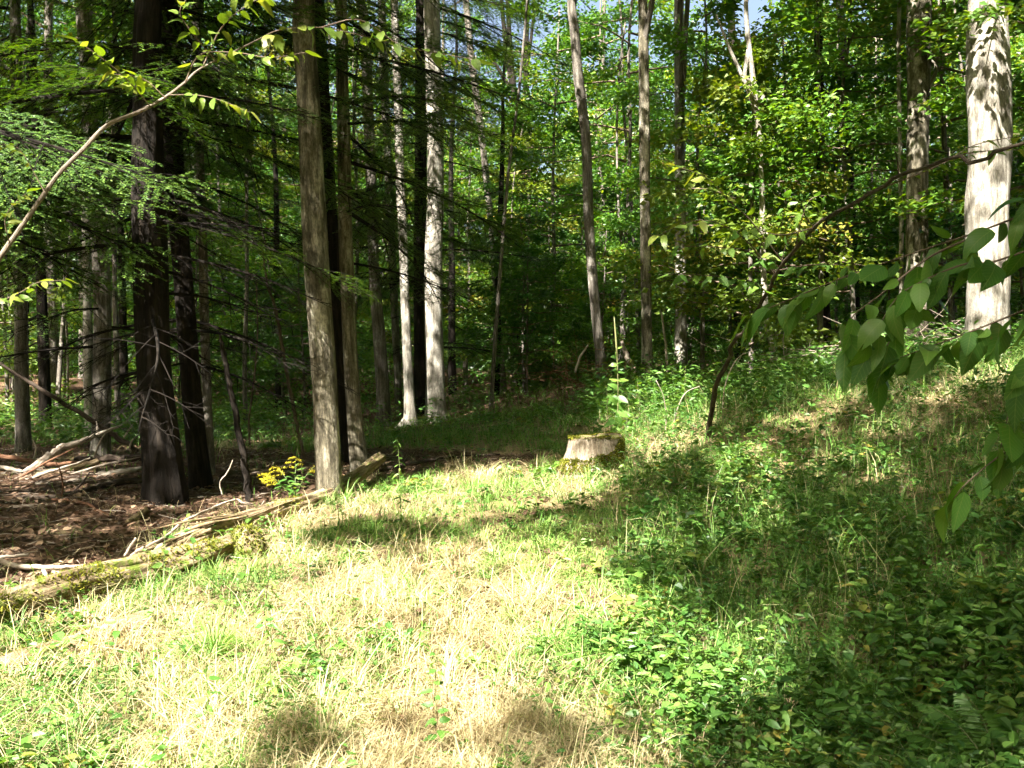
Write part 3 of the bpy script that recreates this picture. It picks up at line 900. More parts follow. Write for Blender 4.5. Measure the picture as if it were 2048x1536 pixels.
def make_crown(seed, C, z0, rad, nleaf, leaf, flat=.10, nb=26, rise=.12, shape=.6):
    """limbs leave the trunk at many heights; leaves sit in flat sprays along them"""
    r = np.random.default_rng(seed)
    m = MB(); top = C[-1, 2]
    PP = []; TT = []; tn = []
    per = nleaf // nb
    for b in range(nb):
        f = (b + r.random()) / nb
        z = z0 + (top - z0 - .3) * f
        o = np.array([np.interp(z, C[:, 2], C[:, k]) for k in range(3)])
        ln = rad * (math.sin((.12 + .88 * (1 - f)) * math.pi * .62) ** shape) * r.uniform(.6, 1.1)
        az = b * 2.4 + r.normal(0, .3)
        d = np.array([math.cos(az), math.sin(az), rise + r.normal(0, .08)])
        t = np.linspace(0, 1, 5)[:, None]
        L = o + d * ln * t + np.array([0, 0, -.10 * ln]) * t ** 2 + r.normal(0, .02, (5, 3)) * ln
        tube(m, L, np.linspace(.028, .006, 5) * (rad / 2.5), 4, cap=False, mi=0)
        s = np.sqrt(r.random(per)) * .95 + .08
        c = np.stack([np.interp(s, t[:, 0], L[:, k]) for k in range(3)], 1)
        lat = np.array([-math.sin(az), math.cos(az), 0])
        wid = ln * .42 * np.sin(np.clip(s, 0, 1) * 2.6 + .25)
        # leaves gather on side twigs, so the spray has fingers and gaps
        tw = np.round(s * 9) / 9
        off = r.uniform(-1, 1, per)
        c = c + lat * (off * wid)[:, None] + d * ((np.abs(off) * .25 - .05) * ln)[:, None] + r.normal(0, 1, (per, 3)) * [.05, .05, flat]
        c[:, 2] -= .10 * np.abs(off) * wid
        PP.append(c); tn.append(np.clip(r.normal(.42, .2) + r.normal(0, .14, per), 0, .97))
        TT.append(nrm(d * .6 + lat * np.sign(off)[:, None] * .8 + r.normal(0, .35, (per, 3)) + [0, 0, -.25]))
    P = np.vstack(PP); T = np.vstack(TT); n = len(P)
    N = nrm(r.normal(0, .62, (n, 3)) + [0, 0, 1] + T * .35)
    L = leaf * r.uniform(.65, 1.2, n)
    leaves2(m, P, T, N, L, L * r.uniform(.5, .72, n), np.concatenate(tn), mi=1)
    return m


UNDER = []
for s, hgt, z0, rad, nl in ((31, 9.0, 1.7, 2.3, 9500), (32, 7.5, 1.2, 2.1, 8000), (33, 11.0, 2.2, 2.6, 11000), (34, 5.0, .5, 1.8, 6000), (35, 9.5, 1.4, 2.5, 10500)):
    tm, C = make_trunk(s, hgt, .028 + .003 * hgt)
    UNDER.append((tm.mesh('trunk', M['bark_grey']), make_crown(s, C, z0, rad, nl, .12), hgt))
TALL = []
for s, hgt, z0, rad, nl in ((41, 18, 6.0, 3.6, 12000), (42, 20, 7.0, 4.0, 14000), (43, 16, 4.5, 3.3, 11000), (44, 19, 8, 4.0, 13000)):
    tm, C = make_trunk(s, hgt, .17, 10)
    TALL.append((tm.mesh('trunk', M['bark_grey']), make_crown(s, C, z0, rad, nl, .16, flat=.22, nb=30, rise=.3), hgt))
CROWNS = {}


def crown_mesh(kind, idx, mat):
    key = (kind, idx, mat)
    if key not in CROWNS:
        src = (UNDER if kind == 'u' else TALL)[idx][1]
        CROWNS[key] = src.mesh('crown', [M['bark_twig'], M[mat]], smooth=False)
    return CROWNS[key]


HEMT = []
for s, hgt in ((51, 10), (52, 13)):
    tm, C = make_trunk(s, hgt, .12, 8)
    HEMT.append((tm.mesh('trunk', M['bark_brown']), C, hgt))


def wood_tree(kind, idx, x, y, sc, mat, name, label, group, hem_boughs=22):
    z = float(H(x, y))
    o = thing(name, (x, y, z), label, 'tree', group)
    o.rotation_euler = (random.uniform(-.03, .03), random.uniform(-.03, .03), random.uniform(0, 6.28))
    o.scale = (sc, sc, sc * random.uniform(.92, 1.1))
    if kind == 'h':
        tm, C, hgt = HEMT[idx]
        link('trunk', tm, o)
        for k in range(hem_boughs):
            zz = 1.6 + (hgt - 1.8) * k / hem_boughs
            b = link('bough', random.choice(COARSE), o)
            b.location = [np.interp(zz, C[:, 2], C[:, i]) for i in range(3)]
            b.rotation_euler = (random.uniform(-.2, .2), random.uniform(-.05, .3), k * 2.4 + random.uniform(-.4, .4))
            b.scale = (max(.25, (1 - zz / hgt) ** .6 * 1.05),) * 3
        return o
    L = UNDER if kind == 'u' else TALL
    link('trunk', L[idx][0], o)
    link('crown', crown_mesh(kind, idx, mat), o)
    return o


def place(px, D):
    p = at(px, 730, D)
    return float(p[0]), float(p[1])


# understory trees one can pick out
PICK = [('u', 3, 1500, 17.3, 1.1, 'leaf_yellow', 'sapling with a flat layer of yellowing leaves around the thin white trunk'),
        ('u', 1, 1710, 17.6, 1.05, 'leaf_light', 'glossy leafed understory tree left of the thick grey trunk'),
        ('u', 0, 1640, 18.0, 1.1, 'leaf_light', 'understory tree with lit sprays behind the dull brown trunk'),
        ('u', 4, 1905, 17.5, 1.1, 'leaf_green', 'understory tree between the thick grey and the thick white trunk'),
        ('u', 2, 1240, 22.5, 1.0, 'leaf_light', 'bright layered understory tree behind the leaning sun streaked trunk'),
        ('u', 1, 1405, 19.5, 1.0, 'leaf_light', 'low lit understory tree behind the sun dappled pale trunk'),
        ('u', 2, 2090, 14, 1.0, 'leaf_green', 'leafy understory tree at the right border behind the thickest white trunk'),
        ('u', 0, 1100, 24, 1.05, 'leaf_green', 'green understory tree in the middle behind the forked stems'),
        ('h', 0, 990, 23, .95, 'needle', 'young hemlock with feathery dark boughs right of the brightest white trunk'),
        ('h', 1, 905, 27, 1.0, 'needle', 'taller young hemlock behind the brightest white trunk'),
        ('h', 0, 560, 24, 1.0, 'needle', 'young hemlock in shade behind the prominent mottled trunk'),
        ('h', 1, 90, 19, 1.0, 'needle', 'dark young hemlock behind the brush pile'),
        ('h', 0, 250, 21, 1.0, 'needle', 'dark young hemlock behind the thickest dark trunk')]
taken = [tuple(t[1][:2]) for t in TREES]
for kind, idx, px, D, sc, mat, lab in PICK:
    x, y = place(px, D)
    wood_tree(kind, idx, x, y, sc, mat, 'hemlock_tree' if kind == 'h' else 'understory_tree', lab, None)
    taken.append((x, y))


ANCHOR = [(60, 'at the left border'), (330, 'behind the brush pile'), (480, 'behind the paired dark hemlocks'), (650, 'left of the mottled trunk'), (760, 'behind the speckled hemlock'),
          (900, 'behind the brightest white trunk'), (1020, 'behind the slim leaning trunk'), (1120, 'below the forked stems'), (1240, 'behind the sun streaked trunk'),
          (1330, 'behind the mullein'), (1450, 'behind the sun dappled trunk'), (1600, 'behind the crooked white sapling'), (1780, 'behind the dull brown trunk'),
          (1930, 'behind the thick grey trunk'), (9999, 'behind the thickest white trunk')]


def anchor(px):
    return next(t for lim, t in ANCHOR if px < lim)


def region_label(kind, px, D, mat):
    dist = 'near' if D < 25 else 'mid distance' if D < 34 else 'distant' if D < 44 else 'farthest'
    col = {'leaf_green': 'deep green', 'leaf_light': 'light green', 'leaf_yellow': 'yellowing', 'needle': 'dark'}[mat]
    k = {'u': 'low leafy tree', 't': 'tall leafy tree', 'h': 'hemlock', 's': 'bushy young tree'}[kind]
    return f'{dist} {col} {k} {anchor(px)}', f'{k}s of the wood {anchor(px)}'


def far_enough(x, y, d):
    return all((x - a) ** 2 + (y - b) ** 2 > d * d for a, b in taken)


def scatter(kind, count, D0, D1, spacing, mats, pxr=(-250, 2300), gaps=()):
    made = tries = 0
    while made < count and tries < 6000:
        tries += 1
        D = math.sqrt(random.uniform(D0 ** 2, D1 ** 2)); px = random.uniform(*pxr)
        x, y = place(px, D)
        if not far_enough(x, y, spacing):
            continue
        if any(abs((px - g) / F * D) < w for g, w in gaps):
            continue
        L = {'u': UNDER, 't': TALL, 'h': HEMT, 's': UNDER}[kind]
        mat = random.choice(mats)
        lab, grp = region_label(kind, px, D, mat)
        nm = {'u': 'understory_tree', 't': 'forest_tree', 'h': 'hemlock_tree', 's': 'young_tree'}[kind]
        wood_tree('u' if kind == 's' else kind, 3 if kind == 's' else random.randrange(len(L)), x, y, random.uniform(.82, 1.15) * (.75 if kind == 's' else 1), mat, nm, lab, grp, 14)
        taken.append((x, y)); made += 1
    print(kind, made)


GAP = [(1050, 2.8), (1415, 2.7), (690, 1.7)]
scatter('t', 46, 22, 62, 2.6, ['leaf_green', 'leaf_green', 'leaf_light'], gaps=GAP)
scatter('u', 78, 20, 48, 1.9, ['leaf_green'] * 4 + ['leaf_light'] * 3 + ['leaf_yellow'])
scatter('s', 42, 18.5, 36, 1.5, ['leaf_green', 'leaf_green', 'leaf_light'], pxr=(380, 2150))
scatter('u', 14, 17.5, 23, 1.6, ['leaf_green', 'leaf_light'], pxr=(1500, 2150))
scatter('h', 12, 22, 45, 2.6, ['needle'], pxr=(-200, 1100))

# thin bare poles of the dense stand
POLE = [make_trunk(s, h, r, 6)[0].mesh('trunk', M['bark_grey']) for s, h, r in ((61, 9, .045), (62, 11, .06), (63, 8, .035))]
n = 0
while n < 34:
    D = random.uniform(17, 36); px = random.uniform(-60, 2000)
    x, y = place(px, D)
    if not far_enough(x, y, .8):
        continue
    side = ('nearer ' if D < 26 else 'farther ') + anchor(px)
    o = link('sapling_pole', POLE[n % 3]); o.location = (x, y, float(H(x, y)))
    o.rotation_euler = (random.uniform(-.06, .06), random.uniform(-.06, .06), random.uniform(0, 6))
    tag(o, f'thin bare sapling pole in the wood, {side}', 'sapling', f'thin sapling poles in the wood {side}')
    taken.append((x, y)); n += 1

# the wood beyond and an added unseen ring: one mass of foliage
m = MB()
n = 95000
D = rng.uniform(50, 85, n); px = rng.uniform(-500, 2550, n)
x = (px - 1024) / F * D
top = 10 + 9 * fbm(x * .22, D * .12, 71, 4)
z = top * rng.random(n) ** 1.1 - .5
g = fbm(x * .45, z * .55, 77, 3) > .33
P = np.stack([x, D, z + 1.5], 1)[g]
n = 52000                                         # unseen wood added beside and behind the viewpoint to block low sky light
ang = rng.uniform(R(-215), R(40), n)              # measured from +x; the picture's sector stays as it is
rad = np.where(np.abs(ang) < R(75), rng.uniform(13, 22, n), rng.uniform(21, 32, n))
Q = np.stack([rad * np.cos(ang) + np.where(np.cos(ang) > 0, 0, -3), rad * np.sin(ang) + 3, rng.random(n) ** .9 * 17], 1)
qx, qy, qd = project(Q)
Q = Q[(qd < 1) | (qx < -420) | (qx > 2470)]
Q[:, 2] += H(Q[:, 0], Q[:, 1])
P = np.vstack([P, Q]); nn = len(P)
N = nrm(rng.normal(0, .8, (nn, 3)) + [0, -.5, .6]); T = nrm(np.cross(N, rng.normal(0, 1, (nn, 3))))
leaves2(m, P, T, N, rng.uniform(.4, .8, nn), rng.uniform(.3, .5, nn), rng.random(nn) * .9)
tag(m.build('distant_woods_and_shade_ring', M['leaf_green'], None, False), 'far mass of foliage behind all trunks, with unseen foliage added round the clearing', 'woods', None, 'stuff')

# ------------------------------------------------------------------ logs, stump, fallen branches
LOGS = []


def log_obj(name, P, r, mat, label, sides=36, lump=.26, ridge=.30, cat='log', seed=0, group=None):
    C = catmull(np.hstack([P, np.asarray(r, float)[:, None]]), 16)
    base = C[len(C) // 2, :3].copy(); base[2] = float(H(base[0], base[1]))
    m = MB(); tube(m, C[:, :3] - base, C[:, 3], sides, lump, ridge=ridge, seed=seed)
    o = thing(name, base, label, cat, group)
    m.build('wood', M[mat], o)
    LOGS.append(C)
    return o, C, base


def moss_tufts(o, base, P, N, size, tint, name='moss'):
    n = len(P)
    m = MB()
    T = nrm(N * .8 + rng.normal(0, .55, (n, 3)))
    leaves2(m, P - base, T, nrm(rng.normal(0, 1, (n, 3))), rng.uniform(.5, 1.2, n) * size, rng.uniform(.4, .9, n) * size * .6, tint)
    tag(m.build(name, M['moss'], o, False), kind='stuff')


def on_ground(pts, lift):
    P = gp([p[0] for p in pts], [p[1] for p in pts])
    P[:, 2] += lift
    return P


def log_moss(o, C, base, n, size, lo, hi, side=-1.0):
    k = rng.integers(int(len(C) * lo), int(len(C) * hi), n)
    T = nrm(np.gradient(C[:, :3], axis=0))[k]
    B = nrm(np.cross(T, [0, 0, 1.0])); a = rng.uniform(-1.1, 1.5, n)
    N = np.cos(a)[:, None] * np.array([0, 0, 1.0]) + np.sin(a)[:, None] * B * side
    P = C[k, :3] + N * C[k, 3:4] * 1.0 + T * rng.uniform(-.1, .1, (n, 1))
    keep = fbm(P[:, 0] * 5, P[:, 1] * 5 + P[:, 2] * 5, 33, 3) > .44
    moss_tufts(o, base, P[keep], N[keep], size, rng.random(keep.sum()))


# long rotten log at the foot of the mottled trunk
pts = [(762, 952), (700, 985), (630, 1012), (560, 1040), (480, 1070), (400, 1092), (330, 1112), (262, 1138)]
P = on_ground(pts, .05); P[0, 2] += .16; P[1, 2] += .07; P[2, 2] += .0; P[3:6, 2] += .03
o, C, base = log_obj('rotten_log', P, [.06, .072, .082, .09, .09, .075, .055, .02], 'wood_rotten', 'long rotten log with splintered left end at the foot of the mottled trunk', seed=2)
m = MB()
for k in range(26):                               # loose splinters along its broken end
    a = rng.integers(40, len(C) - 10); L = rng.integers(18, 40); b = min(len(C) - 1, a + L)
    off = nrm(rng.normal(0, 1, 3) + [0, -.6, .6]) * C[a, 3] * rng.uniform(.8, 1.15)
    seg = C[a:b, :3] + off + np.linspace(0, 1, b - a)[:, None] * rng.normal(0, .03, 3)
    if b - a > 3:
        tube(m, seg - base, np.linspace(.024, .004, b - a) * rng.uniform(.5, 1.2), 5, .4, seed=k)
m.build('splinters', M['wood_rotten'], o)
log_moss(o, C, base, 900, .03, .15, .75)

# mossy log at the left
pts = [(500, 1098), (400, 1135), (300, 1165), (200, 1192), (100, 1222), (0, 1255), (-110, 1290)]
P = on_ground(pts, .10)
o, C, base = log_obj('mossy_log', P, [.04, .075, .095, .105, .105, .10, .10], 'wood_mossy', 'mossy rotten log lying below the white bare branch at the left', seed=4)
log_moss(o, C, base, 2600, .028, .0, .95)
# decayed log sunk in the grass before it
P = on_ground([(400, 1205), (300, 1240), (200, 1272), (100, 1305), (0, 1342), (-110, 1385)], -.045)
o, C, base = log_obj('decayed_log', P, [.04, .085, .10, .105, .10, .10], 'wood_rotten', 'decayed log sunk in straw in front of the mossy log', seed=6)
log_moss(o, C, base, 500, .025, .0, .9)

# broken root lump between the two logs
c = gp(492, 1110)[0]
m = MB()
C = catmull(np.array([c + [0, 0, -.1], c + [.0, .0, .05], c + [.01, .02, .14], c + [.03, .03, .2]]), 6)
tube(m, C - c, np.interp(np.linspace(0, 1, len(C)), [0, .4, .8, 1], [.15, .14, .10, .03]), 14, .3, ridge=.3, seed=3)
o = thing('root_lump', c, 'mossy broken root lump under the middle of the rotten log', 'stump')
m.build('wood', M['wood_mossy'], o)
n = 700; dv = nrm(rng.normal(0, 1, (n, 3)) + [0, -.3, .5]); P = c + dv * [.14, .14, .2] + [0, 0, .02]
moss_tufts(o, c, P, dv, .03, rng.random(n) * .8)

# the cut stump
c = gp(1190, 938)[0]; c[2] = float(H(c[0], c[1]))
m = MB()
ring = np.array([(.36, -.12), (.345, .02), (.315, .10), (.295, .18), (.283, .26), (.278, .315), (.262, .332), (.20, .338), (.12, .336), (.05, .34)]) * [1, 1.02]
sd = 40; th = np.linspace(0, 2 * np.pi, sd, endpoint=False)
V = []
for k, (r_, z_) in enumerate(ring):
    but = 1 + (.30 * np.exp(-max(z_, 0) / .10) * np.maximum(0, np.cos(2 * th + .5) * .6 + np.cos(5 * th) * .4)) + .05 * (vnoise(th * 6, z_ * 3 + 0 * th, 8) - .5) * (k < 6)
    but = but + .03 * np.sin(11 * th + 2 * np.sin(3 * th)) * (k < 6)
    V.append(np.stack([np.cos(th) * r_ * but, np.sin(th) * r_ * but, z_ + .012 * np.sin(3 * th + 1) * (k > 4) + .02 * np.cos(th) * (k > 4)], 1))
V = np.array(V); nr = len(ring)
i = np.arange(nr - 1)[:, None] * sd; j = np.arange(sd)[None]; j2 = (j + 1) % sd
q = np.stack([i + j, i + j2, i + sd + j2, i + sd + j], -1).reshape(-1, 4)
top = q[6 * sd:]; body = q[:6 * sd]
bk = np.stack([np.broadcast_to(np.cos(th) * .3, (nr, sd)), np.broadcast_to(np.sin(th) * .3, (nr, sd)), V[..., 2]], -1).reshape(-1, 3)
VV = np.vstack([V.reshape(-1, 3), [0, 0, .34]]); bk = np.vstack([bk, [0, 0, .34]])
capf = np.stack([(nr - 1) * sd + np.arange(sd), (nr - 1) * sd + (np.arange(sd) + 1) % sd, np.full(sd, nr * sd)], -1)
st = thing('tree_stump', c, 'low cut tree stump with pale bark and moss round its foot', 'stump')
m.add(VV, body, .5, bk); m.build('bark', M['stump'], st)
m = MB(); m.add(VV * [1, 1, 1] , [top, capf], .5, bk); m.build('cut_top', M['wood_mossy'], st)
n = 14000
a = rng.uniform(0, 2 * np.pi, n); zz = rng.uniform(-.02, .34, n)
right = np.clip(.5 + .5 * np.cos(a - .1), 0, 1)                       # moss grows on the shadier side and along the foot
k = (zz < .05 + .16 * fbm(a * 2, zz * 4, 2, 3) + .30 * right ** 3) | (zz > .33)
a = a[k]; zz = zz[k]; n = len(a)
rr = np.interp(zz, ring[:, 1], ring[:, 0]) * (1 + .30 * np.exp(-np.maximum(zz, 0) / .10) * np.maximum(0, np.cos(2 * a + .5) * .6 + np.cos(5 * a) * .4))
P = c + np.stack([np.cos(a) * rr, np.sin(a) * rr, zz], 1)
moss_tufts(st, c, P, np.stack([np.cos(a), np.sin(a), .4 + 0 * a], 1), .034, rng.random(n))
n = 1500; a = rng.uniform(0, 2 * np.pi, n); r_ = .28 * np.sqrt(rng.uniform(.35, 1, n))
P = c + np.stack([np.cos(a) * r_, np.sin(a) * r_, .345 + 0 * a + .02 * np.cos(a)], 1); k = fbm(P[:, 0] * 6, P[:, 1] * 6, 5, 3) > .42
moss_tufts(st, c, P[k], np.tile([0, 0, 1.0], (k.sum(), 1)), .022, .3 + .7 * rng.random(k.sum()))


def stick(name, pts, w, mat, label, D=None, lift=0.0, cat='branch', sides=7, group=None, twigs=()):
    """a fallen branch: photo points, width in photo pixels"""
    px = np.array([p[0] for p in pts], float); py = np.array([p[1] for p in pts], float)
    if D is None:
        P = gp(px, py)
    else:
        P = at(px, py, np.broadcast_to(np.asarray(D, float), px.shape))
    dep = P[:, 1]
    w = np.interp(np.linspace(0, 1, len(pts)), np.linspace(0, 1, len(w)), w) if isinstance(w, (list, tuple)) else np.full(len(pts), w)
    r = w / F * dep / 2
    P[:, 2] += lift + (r * .5 if D is None else 0)
    C = catmull(np.hstack([P, r[:, None]]), 7)
    C[1:-1, :3] += rng.normal(0, 1, (len(C) - 2, 3)) * C[1:-1, 3:4] * .18
    base = C[0, :3].copy()
    m = MB(); tube(m, C[:, :3] - base, C[:, 3], sides, .10, seed=int(px[0]) % 9)
    for (f, dx, dy, ln) in twigs:
        i_ = int(f * (len(C) - 1)); a = C[i_, :3]; e = a + np.array([dx, 0, dy]) * ln
        tube(m, catmull(np.array([a, (a + e) / 2 + rng.normal(0, .02, 3), e]), 4) - base, np.linspace(C[i_, 3] * .6, .002, 9), 5)
    o = m.build(name, M[mat])
    o.location = base
    return tag(o, label, cat, group)


BP = 'branches of the brush pile'
stick('fallen_branch', [(30, 957), (80, 925), (120, 897), (160, 884), (197, 868), (245, 850)], [12, 17, 13, 11, 9, 3], 'wood_dead', 'pale sunlit branch slanting up out of the brush pile', D=[11.4, 11.6, 11.8, 12, 12.2, 12.4], group=BP)
stick('fallen_branch', [(33, 962), (80, 948), (130, 940), (196, 922)], [16, 13, 14, 13], 'wood_rotten', 'lichened log lying across the middle of the brush pile', D=[11.2, 11.4, 11.6, 11.8], group=BP)
stick('fallen_branch', [(-30, 908), (40, 918), (100, 928), (156, 924)], [10, 10, 9, 5], 'wood_red', 'reddish branch lying flat at the back of the brush pile', D=[12.4, 12.2, 12, 12], group=BP)
stick('fallen_branch', [(-20, 930), (30, 940), (72, 952)], [9, 9, 7], 'wood_dead', 'short grey branch at the left end of the brush pile', D=[11.6, 11.5, 11.4], group=BP)
stick('fallen_branch', [(70, 968), (120, 968), (172, 957)], [9, 13, 8], 'wood_dead', 'bright white weathered branch low in the brush pile', D=[10.6, 10.7, 10.9], group=BP)
stick('fallen_branch', [(192, 952), (240, 945), (286, 936)], [11, 13, 8], 'wood_dead', 'pale lichened log piece near the thick dark hemlock', D=[11.2, 11.3, 11.5], group=BP)
stick('fallen_branch', [(-60, 1008), (60, 1000), (150, 990), (220, 968), (300, 958)], [17, 19, 18, 15, 10], 'wood_dark', 'dark damp log along the front of the brush pile', D=[9.6, 9.7, 9.9, 10.3, 10.6], group=BP)
stick('fallen_branch', [(150, 920), (220, 917), (300, 914)], [14, 15, 14], 'wood_dark', 'dark log at the back of the brush pile beside the hemlock', D=[12.6, 12.6, 12.6], group=BP)
stick('fallen_branch', [(105, 999), (166, 1006), (205, 1026), (240, 1044), (281, 1063)], [6, 7, 8, 8, 6], 'wood_red', 'broken reddish branch propped on the litter in front of the brush pile', D=[9.2, 8.9, 8.6, 8.4, 8.2])
stick('fallen_branch', [(255, 1048), (275, 1036), (294, 1022)], [12, 13, 12], 'wood_rotten', 'short stubby log at the foot of the thick dark hemlock')
stick('fallen_branch', [(178, 1042), (205, 1040), (240, 1048)], [6, 7, 5], 'wood_dead', 'short grey stick under the broken reddish branch')
stick('fallen_branch', [(-10, 985), (20, 975), (60, 958), (110, 940), (150, 928), (180, 916)], [5, 6, 7, 6, 5, 3], 'wood_dead', 'thin pale stick crossing the brush pile', D=[10.8, 10.9, 11, 11.2, 11.4, 11.6], group=BP)
stick('fallen_branch', [(0, 982), (40, 973), (80, 962), (120, 950)], [4, 5, 5, 3], 'wood_dark', 'thin dark stick low in the brush pile', D=10.7, group=BP)
stick('fallen_branch', [(70, 980), (90, 984), (110, 984)], [4, 5, 4], 'wood_dead', 'short bright twig at the front of the brush pile', D=10.4, group=BP)
stick('fallen_branch', [(0, 1018), (60, 1014), (130, 1008)], [6, 7, 4], 'wood_dead', 'weathered flat branch below the dark damp log')
stick('fallen_branch', [(140, 990), (165, 965), (180, 945)], [5, 4, 2], 'wood_dark', 'dark twig standing out of the dark damp log', D=10, group=BP)
for k in range(8):                                # jumble of thin sticks in the pile
    x0 = -20 + k * 34 + random.uniform(-10, 10); y0 = random.uniform(925, 985); sl = random.uniform(-.55, .2); ln = random.uniform(70, 150)
    D0 = 11.8 - (y0 - 925) / 60 * 1.3
    stick('fallen_branch', [(x0, y0), (x0 + ln * .5, y0 + sl * ln * .5 + random.uniform(-5, 5)), (x0 + ln, y0 + sl * ln)], [random.uniform(3, 6), 4, 1.5], ('wood_dead', 'wood_dead', 'wood_red', 'wood_dark')[k % 4],
          'thin stick jumbled in the brush pile', D=[D0, D0 + .1, D0 + .2], group='thin sticks in the brush pile')
stick('fallen_branch', [(-40, 700), (0, 727), (85, 780), (191, 845), (235, 875), (275, 902)], [5, 7, 8, 10, 11, 10], 'wood_dark', 'dead leaning pole falling from upper left into the brush pile', D=12.6, cat='dead pole')
stick('bent_twig', [(262, 905), (259, 895), (266, 880), (280, 868)], [4, 4, 4, 2], 'wood_dead', 'pale hook shaped twig beside the thick dark hemlock', D=11, cat='twig')
stick('bent_twig', [(196, 870), (195, 855), (193, 842)], [4, 4, 2], 'wood_dead', 'short upright pale twig above the slanting branch', D=12.2, cat='twig')
stick('bent_twig', [(187, 916), (198, 888), (216, 858)], [3, 4, 2], 'wood_dead', 'slanting thin pale twig beside the grey trunk', D=12, cat='twig')
stick('bent_twig', [(248, 876), (256, 862), (267, 847)], [3, 4, 2], 'wood_dead', 'pale straight twig end above the hook shaped twig', D=12, cat='twig')
stick('bent_twig', [(123, 996), (126, 970), (120, 940), (112, 925)], [4, 4, 3, 2], 'wood_red', 'upright brown twig in front of the brush pile', D=9.6, cat='twig')
stick('bent_twig', [(66, 925), (72, 900), (66, 880)], [5, 4, 2], 'wood_dead', 'broken pale stub standing behind the brush pile', D=12.4, cat='twig')
stick('bare_branch', [(236, 1140), (268, 1108), (300, 1090), (330, 1074), (369, 1042), (420, 1018), (469, 1000), (486, 1006), (504, 1010)], [7, 7, 6, 6, 5, 5, 5, 4, 2], 'wood_dead', 'long bare curved branch arching over the litter behind the rotten log', D=[6.9, 6.95, 7.0, 7.2, 7.5, 7.9, 8.3, 8.3, 8.4])
stick('bare_branch', [(250, 1112), (260, 1094), (273, 1076)], [6, 6, 5], 'wood_dead', 'short stub stick leaning at the foot of the curved bare branch', D=7.0)
stick('bare_branch', [(443, 1046), (480, 1030), (512, 1018), (538, 1005)], [4, 4, 4, 2], 'wood_dead', 'thin forked twig resting on top of the rotten log', D=[8.0, 8.2, 8.4, 8.6], twigs=((.8, .2, .25, .12),))
stick('white_branch', [(-60, 1122), (0, 1133), (32, 1143), (104, 1146), (170, 1142)], [10, 11, 12, 10, 8], 'wood_dead', 'white bare branch lying in the sun at the left edge', lift=.03)
stick('white_branch', [(86, 1149), (98, 1168), (113, 1188)], [8, 8, 6], 'wood_dead', 'short white side branch pointing down to the mossy log', lift=.02)
stick('white_branch', [(-30, 1130), (20, 1129), (57, 1125)], [7, 7, 6], 'wood_dead', 'short broken white stick at the left edge above the white branch', lift=.05)
stick('white_branch', [(104, 1152), (182, 1158), (240, 1150), (290, 1137)], [7, 7, 5, 3], 'wood_dead', 'thin white branch running towards the end of the rotten log', lift=.02)
stick('white_branch', [(60, 1170), (120, 1172), (180, 1164)], [4, 4, 3], 'wood_dead', 'thin pale twig lying above the mossy log', lift=.01)
stick('fallen_branch', [(1296, 1010), (1340, 1000), (1392, 980)], [5, 6, 4], 'wood_dead', 'grey stick lying among the herbs of the shady slope', lift=.05)
stick('fallen_branch', [(680, 1060), (750, 1050), (800, 1045)], [5, 5, 3], 'wood_dark', 'dark stick half buried in straw below the rotten log', lift=.02)
stick('fallen_branch', [(720, 1112), (735, 1104), (741, 1086)], [5, 5, 4], 'wood_dead', 'small upright broken stick in the straw', lift=.02)
stick('fallen_branch', [(760, 950), (830, 935), (900, 922), (1000, 916)], [8, 7, 6, 4], 'wood_dark', 'dark branch continuing beyond the end of the rotten log', lift=.04)
stick('leaning_pole', [(1270, 745), (1255, 715), (1243, 683)], [8, 11, 6], 'wood_dead', 'broken pale pole leaning behind the mullein stalk', D=18.5)
stick('leaning_pole', [(1150, 745), (1160, 715), (1176, 690)], [4, 5, 3], 'wood_dead', 'dead grey pole leaning left of the sun streaked trunk', D=17)
stick('leaning_pole', [(1335, 745), (1332, 700), (1325, 640), (1320, 618)], [5, 5, 4, 2], 'wood_dead', 'thin pale dead pole between the grey and the dappled trunk', D=17.5)
stick('dead_snag', [(500, 1010), (492, 950), (478, 870), (462, 790), (447, 705), (440, 668)], [16, 14, 13, 12, 10, 5], 'bark_brown', 'dark dead leaning snag between the hemlocks and the mottled trunk', D=9.4, cat='dead tree')
stick('thin_sapling', [(608, 915), (596, 860), (580, 780), (565, 700), (552, 620), (535, 570), (522, 480)], [6, 7, 7, 7, 6, 5, 3], 'bark_twig', 'thin dark curved sapling left of the mottled trunk', D=12, cat='sapling')
stick('thin_sapling', [(500, 890), (498, 840), (508, 760), (515, 660), (512, 560)], [4, 4, 4, 3, 2], 'bark_twig', 'hair thin upright sapling behind the dark snag', D=13, cat='sapling')
stick('thin_sapling', [(445, 990), (440, 965), (455, 945), (466, 920)], [3, 3, 3, 2], 'wood_dead', 'small crooked bare seedling beside the dark snag', D=9.2, cat='sapling')

